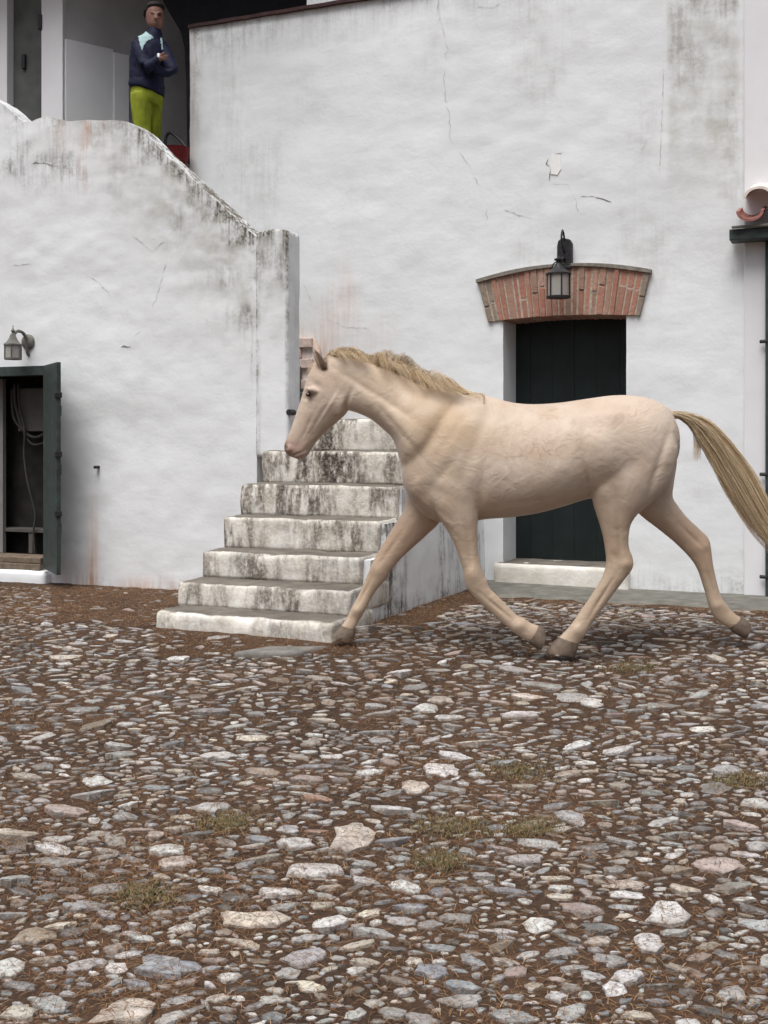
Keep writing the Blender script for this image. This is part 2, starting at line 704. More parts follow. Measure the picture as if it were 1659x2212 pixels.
def st_main(a, z):
    n = fbm(np.stack([a * 2.5, z * 1.2, a * 0], -1))
    n2 = fbm(np.stack([a * 6, z * 6, a * 0 + 9], -1))
    R = .50 * gauss(a + 2.70, .035) * sm(z, 3.6, 4.2) + .12 * sm(n, .5, .7)
    R += .34 * sm(a, 1.42, 1.46) * sm(-a, -1.96, -1.90) * sm(z, 3.2, 4.2) * sm(n2, .35, .6)
    R += .30 * sm(-z, -.22, -.02) * sm(n2, .35, .65)
    R += .22 * sm(z, 4.35, 4.8)
    G_ = .35 * gauss(a + 2.745, .03) + .50 * gauss(a + 1.35, .5) * gauss(z - 2.05, .55) * sm(n, .25, .6)
    G_ += .25 * gauss(a + 1.6, .3) * gauss(z - 1.75, .4)
    B = .75 * sm(a, 1.41, 1.45) * sm(-a, -1.98, -1.9) * sm(z, 2.7, 3.4) + .16 * sm(n, .5, .75)
    return np.stack([R, G_, B], -1)


DOOR = (.146, 1.122, .155, 2.10)
main_wall = wall('wall', house, M['plaster'], -2.767, 2.0, -.2, 6.6, wy_main, .36, .045, [DOOR, (-2.767, -1.602, 4.80, 6.6)], stain=st_main)
# smoother wall of the neighbouring bay, standing a little proud
adj = MB().box(1.985, 6.5, -.035, .4, -.2, 6.6).build('adjoining_wall', M['plaster_smooth'], house, bevel=.01)
MB().box(-1.6, 1.985, .37, .62, -.2, 6.6).build('inner_leaf', M['plaster_smooth'], house).hide_render = False
# ledge line under the upper storey
mb = MB()
pl = []
for i in range(25):
    a = -2.767 + i * (2.30 / 24)
    pl.append((a, 4.797 + .002 * math.sin(i * 1.7)))
poly = pl + [(a, z + .028) for a, z in reversed(pl)]
mb.prism(poly, -.035, .30)
mb.build('ledge', M['coping'], house)

# door leaf of planks, set back in its reveal
door = empty('door')
door.parent = house
nP = 6
wP = (DOOR[1] - DOOR[0] + .12) / nP
for i in range(nP):
    x0 = DOOR[0] - .06 + i * wP
    MB().box(x0 + .0004, x0 + wP - .0004, .352 + .001 * (i % 2), .41, .12, 2.2).build('plank', M['dark_green'], door, bevel=.0012)
mb = MB()
mb.box(1.03, 1.05, .30, .352, 1.02, 1.12)
mb.tube([(1.04, .31, 1.07), (1.04, .285, 1.07), (.95, .285, 1.065)], .009)
mb.build('handle', M['iron'], door, True)
# sill
block('sill', M['step'], house, DOOR[0] - .06, DOOR[1] + .03, -.07, .40, -.15, .158, r=.02, seg=.04, amp=.006)

# ---- brick arch
arch = empty('brick_arch')
arch.parent = house
tag(arch, 'segmental arch of worn red brick over the dark door')
aL, aR, uL, uR = .023, 1.234, -.063, 1.311
zl0, zu0 = 2.068, 2.390


def lowc(t): return aL + (aR - aL) * t, zl0 + .026 * math.sin(math.pi * t)
def upc(t): return uL + (uR - uL) * t, zu0 + .088 * math.sin(math.pi * t)


nb = 25
cuts = np.linspace(0, 1, nb + 1)
cuts[1:-1] += rng.uniform(-.006, .006, nb - 1)
pal = [(.38, .16, .11), (.44, .20, .14), (.36, .17, .12), (.42, .23, .165), (.35, .14, .10), (.42, .26, .20), (.33, .19, .14)]
for i in range(nb):
    g0, g1 = .0042, .0042
    t0, t1 = cuts[i] + g0, cuts[i + 1] - g1
    parts = [(0, 1)]
    if rng.random() < .4:
        k = rng.uniform(.35, .65)
        parts = [(0, k - .018), (k + .018, 1)]
    for (k0, k1) in parts:
        q = []
        for (t, k) in ((t0, k0), (t1, k0), (t1, k1), (t0, k1)):
            l, u = lowc(t), upc(t)
            q.append((l[0] + (u[0] - l[0]) * k + rng.uniform(-.002, .002), l[1] + (u[1] - l[1]) * k + rng.uniform(-.003, .003)))
        mb = MB().prism(q, -.028 + rng.uniform(-.008, .008), .33)
        b = mb.build('brick', M['brick'], arch, bevel=.005)
        c = np.array(pal[rng.integers(len(pal))]) * rng.uniform(.88, 1.12)
        if i in (0, 1) or i == nb - 1: c = np.array((.25, .20, .16))
        at = b.data.color_attributes.new('Col', 'FLOAT_COLOR', 'POINT')
        at.data.foreach_set('color', np.tile(np.array([*c, 1], np.float32), len(b.data.vertices)))
tt = np.linspace(.004, .996, 20)
mb = MB().prism([lowc(t) for t in tt] + [upc(t) for t in tt[::-1]], -.020, .32)
mb.v = [(x, y, z + (.004 if z < 2.2 else -.004)) for x, y, z in mb.v]
mb.build('mortar', M['mortar'], arch)
tt = np.linspace(-.004, 1.004, 26)
mb = MB().prism([(upc(t)[0], upc(t)[1] - .004) for t in tt] + [(upc(t)[0], upc(t)[1] + .022 + .004 * math.sin(9 * t)) for t in tt[::-1]], -.045, .1)
mb.build('drip_course', M['mortar_cap'], arch)

# ---- small tiled canopy and green door frame of the next doorway
can = empty('tiled_canopy')
can.parent = house
tag(can, 'little limewashed tile canopy on a dark green board at the next doorway')
MB().box(1.90, 3.6, -.20, -.03, 2.565, 2.645).build('fascia', M['green_frame'], can, bevel=.006)
MB().box(1.92, 3.6, -.235, -.205, 2.645, 2.662).build('drip_board', M['concrete'], can, bevel=.004)
for i in range(4):
    for j, (dz, rad, up) in enumerate(((0, .095, -1), (.105, .105, 1))):
        cxa = 2.05 + i * .23 + (0 if j == 0 else .055)
        mb = MB()
        n = 12
        v, f = [], []
        for yy, zz_ in ((-.27, 0), (-.035, .07)):
            for rr in (rad, rad - .022):
                for k in range(n + 1):
                    tq = math.pi * k / n
                    v.append((cxa + rr * math.cos(tq), yy, 2.755 + zz_ + (dz - .02 if up > 0 else 0) + up * rr * .8 * math.sin(tq)))
        m1 = n + 1
        for k in range(n):
            f += [(k, k + 1, 2 * m1 + k + 1, 2 * m1 + k), (m1 + k + 1, m1 + k, 3 * m1 + k, 3 * m1 + k + 1),
                  (k + 1, k, m1 + k, m1 + k + 1), (2 * m1 + k, 2 * m1 + k + 1, 3 * m1 + k + 1, 3 * m1 + k)]
        f += [(0, 2 * m1, 3 * m1, m1), (n, m1 + n, 3 * m1 + n, 2 * m1 + n)]
        mb.add(v, f).build('roof_tile', M['terracotta'] if up > 0 else M['terracotta_in'], can, True)
fr = empty('doorway_frame')
fr.parent = house
MB().box(2.137, 2.21, -.075, -.03, -.05, 2.565).build('jamb', M['green_frame'], fr, bevel=.004)
MB().box(2.21, 3.1, -.06, -.033, -.05, 2.565).build('leaf', M['dark_green'], fr, bevel=.004)
for z in (1.84, .88, .14):
    MB().tube([(2.10, -.07, z), (2.15, -.08, z)], .013).build('hinge', M['iron'], fr, True)

# ---- roofed upper landing (loggia)
FLOOR_Z = 3.20
log = empty('upper_landing')
log.parent = house
MB().box(-6.0, -2.78, -1.14, 3.2, 2.95, FLOOR_Z).build('floor', M['concrete'], log)
MB().box(-6.5, -1.55, -.6, 3.4, 5.95, 6.1).build('ceiling', M['black_wood'], log)
MB().box(-6.5, -1.0, 3.2, 3.4, 2.9, 5.95).build('back_wall', M['grey_wall'], log)
MB().box(-1.60, -1.42, .37, 3.2, 2.9, 5.95).build('end_wall', M['black_wood'], log)
# dark panel put in to stand for the unlit area right of the man
pts = [L(346, -40, -.32), L(346, 0, -.32), L(366, 34, -.32), L(384, 64, -.32), L(393, 100, -.32), L(397, 180, -.32), L(399, 350, -.32)]
a_e, z_e = L(720, 350, -.32)
mb = MB().prism([(p[0], p[1]) for p in pts] + [(-1.62, pts[-1][1]), (-1.62, pts[0][1])][:2], .365, .42)
mb.build('shade_panel', M['black_wood'], log)
# turned wall: whitewashed dado below, grey above
p0, p1 = Vector((-4.22, .10)), Vector((-3.90, .66))
d = (p1 - p0).normalized()
nn = Vector((d.y, -d.x))


def slab(pa, pb, th, z0, z1):
    o = nn * th
    v = [(*(pa), z0), (*(pb), z0), (*(pb - o), z0), (*(pa - o), z0), (*(pa), z1), (*(pb), z1), (*(pb - o), z1), (*(pa - o), z1)]
    f = [(0, 1, 2, 3), (4, 7, 6, 5), (0, 4, 5, 1), (1, 5, 6, 2), (2, 6, 7, 3), (3, 7, 4, 0)]
    return v, f


pk = p0 + d * (.75 * (p1 - p0).length)
MB().add(*slab(p0 + nn * .02, pk + nn * .02, .12, FLOOR_Z, 4.935)).build('dado', M['plaster_smooth'], log, bevel=.006)
MB().add(*slab(pk + nn * .034, p1 + nn * .034, .12, FLOOR_Z, 4.905)).build('dado_pier', M['plaster_smooth'], log, bevel=.006)
MB().add(*slab(p0 - d * .01, p1 - d * .01 + d * 1.6, .10, 4.90, 5.95)).build('turned_wall', M['grey_wall'], log)
MB().add(*slab(p1 + d * .003, p1 + d * 1.6, .10, FLOOR_Z, 4.90)).build('turned_wall_base', M['grey_wall'], log)
# facade left of it with column and grey door
ca0, ca1 = L(95, 100, -.1)[0], L(141, 100, -.1)[0]
MB().box(ca0, ca1, .06, .30, 2.9, 5.95).build('column', M['plaster_smooth'], log, bevel=.006)
da0, da1 = L(28, 100, -.1)[0], ca0
MB().box(da0 - .02, da1 - .002, .13, .19, FLOOR_Z, 5.95).build('landing_door', M['door_grey'], log, bevel=.004)
for z in (4.05, 5.05):
    MB().box(da1 - .03, da1 + .012, .045, .128, z, z + .14).build('hinge', M['iron'], log, bevel=.003)
MB().box(da0 + .10, da0 + .14, .10, .128, 4.72, 4.86).build('latch', M['iron'], log, bevel=.003)
MB().box(-6.4, da0 - .022, .04, .30, 2.9, 5.95).build('left_wall', M['plaster_smooth'], log, bevel=.006)

# ---- cracks and chips on the house wall
def ribbon(name, parent, mat, pix, s, yfun, wid=.004, off=.003, rough=.012, seed=1):
    r = np.random.default_rng(seed)
    q = [L(x, y, s) for x, y in pix]
    pts = []
    for i in range(len(q) - 1):
        m = max(2, int(math.dist(q[i], q[i + 1]) / .025))
        for k in range(m):
            t = k / m
            pts.append((q[i][0] * (1 - t) + q[i + 1][0] * t + r.normal(0, rough * .55), q[i][1] * (1 - t) + q[i + 1][1] * t + r.normal(0, rough * .35)))
    pts.append(q[-1])
    V, Fs = [], []
    n = len(pts)
    for i, (a, z) in enumerate(pts):
        a2, z2 = pts[min(i + 1, n - 1)]
        a1, z1 = pts[max(i - 1, 0)]
        dx, dz = a2 - a1, z2 - z1
        ln = math.hypot(dx, dz) or 1
        wv = wid * (.10 + .9 * r.random() ** 1.5) * (.12 if float(vnoise(np.array([i * .23, seed * 3.1, .5]))) < .40 and wid < .01 else 1) * (1 if 0 < i < n - 1 else .2) * .5
        for sg in (-1, 1):
            aa, zz = a - dz / ln * wv * sg, z + dx / ln * wv * sg
            V.append((aa, float(yfun(aa, zz)) - off, zz))
    for i in range(n - 1):
        Fs.append((2 * i, 2 * i + 1, 2 * i + 3, 2 * i + 2))
    return mk(name, V, Fs, mat, parent)


ribbon('crack', house, M['crack'], [(945, -5), (952, 45), (968, 110), (958, 170), (970, 250), (972, 300), (1005, 345), (1035, 400), (1052, 440), (1048, 500)], 0, wy_main, .0055, seed=3)
ribbon('crack', house, M['crack'], [(1030, 15), (1065, 18), (1100, 2)], 0, wy_main, .005, seed=4)
ribbon('crack', house, M['crack'], [(1433, 130), (1432, 220), (1428, 300), (1424, 375)], 0, wy_main, .006, .003, .004, seed=5)
ribbon('crack', house, M['crack_dark'], [(1183, 345), (1188, 370), (1186, 392)], 0, wy_main, .012, .004, seed=6)
ribbon('crack', house, M['crack_dark'], [(1196, 334), (1216, 330)], 0, wy_main, .012, .004, seed=7)
ribbon('crack', house, M['crack'], [(1193, 395), (1225, 400), (1245, 430), (1250, 460)], 0, wy_main, .005, seed=8)
ribbon('crack', house, M['crack_dark'], [(1255, 425), (1285, 424), (1303, 433), (1322, 437)], 0, wy_main, .007, seed=9)
ribbon('crack', house, M['crack'], [(1090, 452), (1115, 463), (1150, 470)], 0, wy_main, .006, seed=10)
ribbon('crack', house, M['crack'], [(1340, 340), (1372, 342), (1390, 320), (1398, 300)], 0, wy_main, .006, seed=11)
ribbon('crack', house, M['crack'], [(655, 615), (690, 680), (740, 705), (800, 712)], 0, wy_main, .005, seed=12)
v, f = [], []
for (x, y) in ((1193, 335), (1210, 333), (1212, 365), (1204, 378), (1190, 376)):
    a, z = L(x, y, 0)
    v.append((a, float(wy_main(a, z)) - .006, z))
v += [(a, y + .02, z) for a, y, z in v]
f = [(0, 1, 2, 3, 4)] + [(i, (i + 1) % 5, (i + 1) % 5 + 5, i + 5) for i in range(5)]
mk('plaster_chip', v, f, M['chip'], house)

# exposed brick patch where the plaster has fallen beside the stair pillar
patch = empty('exposed_brickwork')
patch.parent = house
for r_ in range(8):
    zz0 = 1.30 + r_ * .088
    for k in range(4):
        x0 = -1.86 + k * .225 + (.11 if r_ % 2 else 0)
        if x0 + .21 > -1.47 + .05 * math.sin(r_ * 2.1): continue
        b = MB().box(x0, x0 + .214, -.030 + rng.uniform(-.006, .004), .02, zz0, zz0 + .079).build('brick', M['brick'], patch, bevel=.005)
        c = np.array((.68, .54, .49)) * rng.uniform(.85, 1.08)
        at = b.data.color_attributes.new('Col', 'FLOAT_COLOR', 'POINT')
        at.data.foreach_set('color', np.tile(np.array([*c, 1], np.float32), len(b.data.vertices)))

# ------------------------------------------------------------------ staircase
STEP_Z = [.085, .235, .405, .613, .825, 1.053, 1.284]
AL, AR = -1.20, -.055
for k in range(7):
    s = 2.855 - .27 * k
    z0 = -.2 if k == 0 else STEP_Z[k - 1] - .01
    a0 = AL + [-.0, -.01, .0, .0, -.02, .0, .08][k]
    a1 = AR + [.06, .045, .0, .01, .02, .02, .02][k]
    back = max(s - .62, .004)
    v, f = rbox(a0, a1, -s, -back, z0, STEP_Z[k], r=.012 if k else .030, seg=.026, amp=.012, freq=6, seed=k * 3.3)
    # chipped, worn nosings
    ch = fbm(np.stack([v[:, 0] * 11, v[:, 1] * 9, v[:, 2] * 9 + k * 5], -1), 3)
    edge = np.clip(1 - (np.abs(v[:, 2] - STEP_Z[k]) + np.abs(v[:, 1] + s)) / .07, 0, 1)
    v[:, 2] -= .011 * edge * sm(ch, .52, .72)
    v[:, 1] += .016 * edge * sm(ch, .52, .72)
    tz = (v[:, 2] > STEP_Z[k] - .05)
    v[:, 2] -= np.where(tz, .004 * np.clip((-v[:, 1] - (s - .3)) / .3, 0, 1), 0)
    R = [.5, .55, .65, .75, .9, .9, .9][k]
    col = np.zeros((len(v), 3), np.float32)
    nz_ = fbm(np.stack([v[:, 0] * 2.6, v[:, 2] * 1.3, v[:, 1] * 0 + k * 2.7], -1), 3)
    col[:, 0] = np.clip(R * (.35 + 2.2 * (nz_ - .32)), 0, 1.4)
    o = mk('step', v, f, M['step'], stairs, col=col)
    weld(o)
# plastered side of the flight (stepped outline)
poly = [(2.80, -.2), (.0, -.2), (.0, STEP_Z[6] - .06)]
for k in range(6, -1, -1):
    s = 2.855 - .27 * k - .05
    poly += [(s, STEP_Z[k] - .05 if k else .02)]
    if k: poly += [(s, STEP_Z[k - 1] - .05)]


def st_side(sv, z):
    n = fbm(np.stack([sv * 3, z * 1.4, sv * 0 + 4], -1))
    n2 = fbm(np.stack([sv * 9, z * 2, sv * 0 + 8], -1))
    R = .9 * sm(n2, .40, .62) * (.45 + .55 * sm(n, .3, .6)) + .25 * sm(-z, -.15, 0)
    return R


segs = 90
V, Fs, colr = [], [], []


def side_top(sv):
    for k in range(6, -1, -1):
        if sv <= 2.855 - .27 * k - .035: return STEP_Z[k] - .022
    return STEP_Z[0] - .03


ns, nzr = 150, 44
S = np.linspace(0.0, 2.82, ns)
for i, sv in enumerate(S):
    tp = max(side_top(sv), .05)
    for j in range(nzr):
        z = -.2 + (tp + .2) * j / (nzr - 1)
        V.append((AR + .045, -sv, z))
V = np.array(V)
V[:, 0] += (fbm(np.stack([V[:, 1] * 2.5, V[:, 2] * 2.5, V[:, 0] * 0 + 2], -1)) - .5) * .03 - .018 * sm(V[:, 2], .3, .8)
colr = np.zeros((len(V) * 2, 3), np.float32)
rr = st_side(-V[:, 1], V[:, 2])
colr[:len(V), 0] = rr
colr[len(V):, 0] = rr
V2 = V.copy()
V2[:, 0] = AR - .03
n = len(V)
VV = np.concatenate([V, V2])
for i in range(ns - 1):
    for j in range(nzr - 1):
        p, q, r_, t_ = i * nzr + j, (i + 1) * nzr + j, (i + 1) * nzr + j + 1, i * nzr + j + 1
        Fs += [(p, t_, r_, q), (p + n, q + n, r_ + n, t_ + n)]
    a, b = i * nzr + nzr - 1, (i + 1) * nzr + nzr - 1
    Fs += [(a, a + n, b + n, b)]
for j in range(nzr - 1):
    a = (ns - 1) * nzr + j
    Fs += [(a, a + 1, a + 1 + n, a + n)]
o = mk('side_wall', VV, Fs, M['plaster'], stairs, smooth=True, col=colr)
o.data.set_sharp_from_angle(angle=math.radians(50))

# landing and hidden upper flight
block('landing', M['step'], stairs, AL - .75, AR + .01, -1.14, -.01, -.2, 1.282, r=.02, seg=.08)
for k in range(8):
    z1 = 1.282 + .24 * (k + 1)
    x1 = -1.45 - .19 * k
    MB().box(-3.0 if k < 7 else -2.98, x1, -1.145, -.005 - .001 * k, z1 - .245, z1 - .003).build('step', M['concrete'], stairs, bevel=.006)

# parapet wall with cupboard opening
PT = [(-4.6, 4.15), (-3.95, 4.02), (-3.722, 3.894), (-3.60, 3.80), (-3.50, 3.715), (-3.40, 3.70), (-3.25, 3.72), (-3.0, 3.66), (-2.70, 3.64), (-2.55, 3.625), (-2.452, 3.588),
      (-2.35, 3.52), (-2.0, 3.20), (-1.70, 2.945), (-1.45, 2.725), (-1.328, 2.624), (-1.2, 2.61)]
pa_, pz_ = [p[0] for p in PT], [p[1] for p in PT]


def par_top(a):
    return float(np.interp(a, pa_, pz_)) + .05 * (float(fbm(np.array([a * 7, 2.2, 1.1]), 4)) - .5) * (1 if a < -2.5 else .6)


def wy_par(a, z):
    a, z = np.asarray(a, float), np.asarray(z, float)
    p = np.stack([a * 1.2, z * 2.6, a * 0 + 11.7], -1)
    q = np.stack([a * 7, z * 10, a * 0 + 15.2], -1)
    return -1.35 - (fbm(p, 4) - .5) * .028 - (fbm(q, 3) - .5) * .010


def st_par(a, z):
    tp = np.interp(a, pa_, pz_)
    dpt = tp - z
    n = fbm(np.stack([a * 2.5, z * 1.5, a * 0 + 21], -1))
    n2 = fbm(np.stack([a * 7, z * 6, a * 0 + 29], -1))
    edge = sm(a, -2.6, -2.2)
    R = .75 * sm(-dpt, -.16, -.0) * (.35 + .65 * edge) * sm(n2, .28, .55)
    R += .55 * sm(-dpt, -.9, -.1) * sm(n2, .36, .62) * (.5 + .5 * edge)
    R += .45 * gauss(z - 3.28 + .12 * (a + 3), .10) * sm(-a, 2.6, 2.9) * sm(n2, .4, .6)
    R += .9 * gauss(a + 1.36, .05) * sm(z, 1.3, 2.4) * sm(n2, .25, .5)
    R += .45 * sm(a, -1.95, -1.4) * sm(z, 1.6, 2.4) * sm(n2, .38, .6)
    R += .38 * sm(-z, -.18, -.02) * sm(n, .35, .6)
    G_ = 1.3 * gauss(a - L(183, 330, 1.35)[0] - .02 * np.sin(z * 9) - .05 * (n2 - .5), .03) * sm(z, 2.95, 3.6) * sm(n2, .25, .55)
    G_ += .35 * gauss(a - L(128, 300, 1.35)[0], .05) * sm(z, 3.3, 3.6) + .3 * gauss(a - L(222, 300, 1.35)[0], .02) * sm(z, 3.1, 3.6)
    G_ += .9 * gauss(a - L(200, 1200, 1.35)[0], .05) * sm(-z, -.85, -.1)
    G_ += .6 * sm(-z, -.11, 0) * sm(n2, .3, .6)
    B = .85 * sm(-dpt, -1.1, -.2) * sm(n, .25, .55) * sm(a, -3.9, -2.3) + .12 * sm(n, .52, .7)
    return np.stack([R, G_, B], -1)


CUP = (-4.12, -3.235, .135, 1.70)
par = wall('parapet_wall', stairs, M['plaster'], -4.6, -1.328, -.2, 4.2, wy_par, .20, .04, [CUP], par_top, 2.3, stain=st_par)
for nm, pix, wd, mt in (('crack', [(0, 578), (60, 570), (120, 572), (165, 580), (215, 612), (240, 640)], .006, 'crack'),
                        ('crack', [(45, 355), (95, 352), (130, 362), (150, 375)], .009, 'crack_dark'),
                        ('crack', [(250, 480), (300, 520), (330, 545)], .006, 'crack'),
                        ('crack', [(330, 545), (400, 470), (455, 430)], .005, 'crack'),
                        ('crack', [(290, 730), (320, 690), (345, 620), (360, 560)], .005, 'crack'),
                        ('crack', [(262, 749), (283, 749)], .014, 'crack_dark')):
    ribbon(nm, stairs, M[mt], pix, 1.35, wy_par, wd, seed=len(pix) * 7 + int(pix[0][0]))
MB().tube([(L(213, 1009, 1.35)[0], -1.34, L(213, 1009, 1.35)[1]), (L(213, 1009, 1.35)[0], -1.40, L(213, 1009, 1.35)[1])], .012).build('nail', M['iron'], stairs, True)
MB().tube([(L(625, 890, 1.35)[0], -1.28, 1.33), (L(625, 890, 1.35)[0], -1.36, 1.33)], .022).build('hinge_stub', M['iron'], stairs, True)

# pillar closing the parapet, with a slightly domed cap
v, f = rbox(-1.335, -1.065, -1.362, -1.16, 1.0, 2.665, r=.018, seg=.03, amp=.006, freq=4, seed=4)
tz = v[:, 2] > 2.55
v[:, 2] += np.where(tz, .022 * (1 - ((v[:, 0] + 1.2) / .135) ** 2) - .012, 0)
col = np.zeros((len(v), 3), np.float32)
n2 = fbm(np.stack([v[:, 0] * 7, v[:, 2] * 5, v[:, 1] * 4], -1))
fr_ = v[:, 1] < -1.34
col[:, 0] = np.where(fr_, .5 * sm(v[:, 2], 1.6, 2.6) * sm(n2, .32, .6) + .8 * gauss(v[:, 0] + 1.335, .03), .12) + 1.0 * sm(v[:, 2], 2.60, 2.66) * sm(n2, .3, .5)
col[:, 0] += .8 * gauss(v[:, 0] + 1.067, .012) * fr_ * sm(n2, .3, .55)
col[:, 2] = np.where(fr_, .6 * sm(v[:, 2], 1.5, 2.5), .12)
o = mk('pillar', v, f, M['plaster'], stairs, col=col)
weld(o)

# cupboard in the parapet wall
cup = empty('meter_cupboard')
cup.parent = stairs
tag(cup, 'shallow dark cupboard with open green door in the parapet wall')
c0, c1, cz0, cz1 = CUP
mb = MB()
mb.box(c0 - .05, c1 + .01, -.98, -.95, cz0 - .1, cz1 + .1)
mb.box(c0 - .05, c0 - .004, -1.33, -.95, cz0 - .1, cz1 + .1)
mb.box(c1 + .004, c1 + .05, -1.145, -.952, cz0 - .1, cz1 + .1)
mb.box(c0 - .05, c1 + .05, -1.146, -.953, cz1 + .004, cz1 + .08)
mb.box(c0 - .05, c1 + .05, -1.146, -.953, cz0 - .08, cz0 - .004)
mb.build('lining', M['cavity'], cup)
MB().box(c0, c1 + .012, -1.405, -1.30, cz1 - .055, cz1 + .022).build('lintel', M['green_frame'], cup, bevel=.004)
MB().box(c1 - .016, c1 + .004, -1.385, -1.28, cz0, cz1 - .057).build('jamb', M['dark_green'], cup, bevel=.004)
MB().box(c0, c1 - .036, -1.40, -1.16, cz0 + .002, cz0 + .05).build('threshold', M['wood'], cup, bevel=.006)
MB().box(c0, c1 - .036, -1.41, -1.36, cz0 - .05, cz0 + .0).build('threshold_face', M['wood'], cup, bevel=.006)
block('sill', M['plaster'], cup, c0 - .1, c1 + .03, -1.44, -1.30, -.1, cz0 - .052, r=.02, seg=.04, amp=.008)
# open leaf, swung out past square
hx, hy = c1 + .02, -1.41
oY = 9.27 / 1.056
ox, oy = (127 - CX) / F * oY, oY
oa, os_ = to_wall(ox, oy)
dv = Vector((oa - hx, -os_ - hy, 0))
wl_ = dv.length
dv.normalize()
pv = Vector((-dv.y, dv.x, 0))


def leaf_box(u0, u1, t0, t1, z0, z1):
    v, f = box(u0, u1, t0, t1, z0, z1)
    return [(hx + dv.x * q[0] + pv.x * q[1], hy + dv.y * q[0] + pv.y * q[1], q[2]) for q in v], f


MB().add(*leaf_box(0, wl_, -.016, .016, cz0 - .03, cz1 + .02)).build('door_leaf', M['green_frame'], cup, bevel=.003)
for z in (.45, .9, 1.35):
    MB().add(*leaf_box(.06, wl_ - .06, .017, .034, z - .04, z + .04)).build('batten', M['green_frame'], cup, bevel=.003)
    MB().add(*leaf_box(wl_ - .04, wl_ + .015, -.03, .022, z + .1, z + .14)).build('latch', M['iron'], cup, bevel=.003)
MB().box(c1 - .50, c1 - .14, -1.12, -1.0, 1.20, 1.56).build('fuse_box', M['fuse'], cup, bevel=.006)
MB().box(c1 - .78, c1 - .06, -1.14, -.985, .36, .39).build('shelf', M['fuse'], cup, bevel=.003)
for q in (c1 - .70, c1 - .38):
    MB().box(q, q + .04, -1.13, -1.08, cz0 + .052, .358).build('shelf_leg', M['fuse'], cup)
MB().box(c0 + .02, -3.86, -1.16, -1.12, cz0 + .052, cz1 - .06).build('side_board', M['pale_panel'], cup)


def cz_curve(pts, m=10):
    out = []
    for i in range(len(pts) - 1):
        q0, q1, q2, q3 = pts[max(i - 1, 0)], pts[i], pts[i + 1], pts[min(i + 2, len(pts) - 1)]
        for k in range(m):
            t = k / m
            out.append(tuple(.5 * ((2 * q1[j]) + (-q0[j] + q2[j]) * t + (2 * q0[j] - 5 * q1[j] + 4 * q2[j] - q3[j]) * t * t + (-q0[j] + 3 * q1[j] - 3 * q2[j] + q3[j]) * t ** 3) for j in range(len(q1))))
    out.append(tuple(pts[-1]))
    return out


def cable(pix, r=.010, s=1.16):
    p = []
    for x, y in pix:
        a, z = L(x, y, s)
        p.append((a, -s + random.uniform(-.01, .01), z))
    MB().tube(cz_curve(p, 6), r).build('cable', M['cable'], cup, True)


cable([(40, 830), (42, 870), (48, 905), (55, 935), (52, 980), (58, 1030), (68, 1070), (76, 1110), (74, 1150), (76, 1200)], .009)
cable([(33, 830), (36, 880), (52, 930), (75, 945), (100, 935)], .012, 1.15)
cable([(52, 935), (70, 960), (100, 955)], .009, 1.14)
cable([(26, 840), (30, 900), (48, 930)], .014, 1.13)

# ------------------------------------------------------------------ pavement strip and slab
V, Fs = [], []
na_, nb_ = 70, 14
for i in range(na_ + 1):
    a = .015 + 5.0 * i / na_
    wdt = .80 + .05 * math.sin(a * 7) + .03 * math.sin(a * 19 + 1)
    wdt *= min(1, .25 + a * 2.0)
    for j in range(nb_ + 1):
        s = wdt * j / nb_
        X = C0[0] + a * UX + s * NX
        Y = C0[1] + a * UY + s * NY
        zg = float(gz(X, Y))
        z = max(zg + .012, .010 - .02 * a * .5) + .006 * (float(fbm(np.array([X * 5, Y * 5, 0]))) - .5)
        if j == nb_: z = zg - .03
        V.append((X, Y, z))
for i in range(na_):
    for j in range(nb_):
        p = i * (nb_ + 1) + j
        Fs.append((p, p + 1, p + nb_ + 2, p + nb_ + 1))
pav = mk('pavement', V, Fs, M['concrete'], smooth=True)
bm = bmesh.new(); bm.from_mesh(pav.data); bmesh.ops.recalc_face_normals(bm, faces=bm.faces); bm.to_mesh(pav.data); bm.free()
tag(pav, 'narrow worn concrete strip along the foot of the house wall', kind='structure')

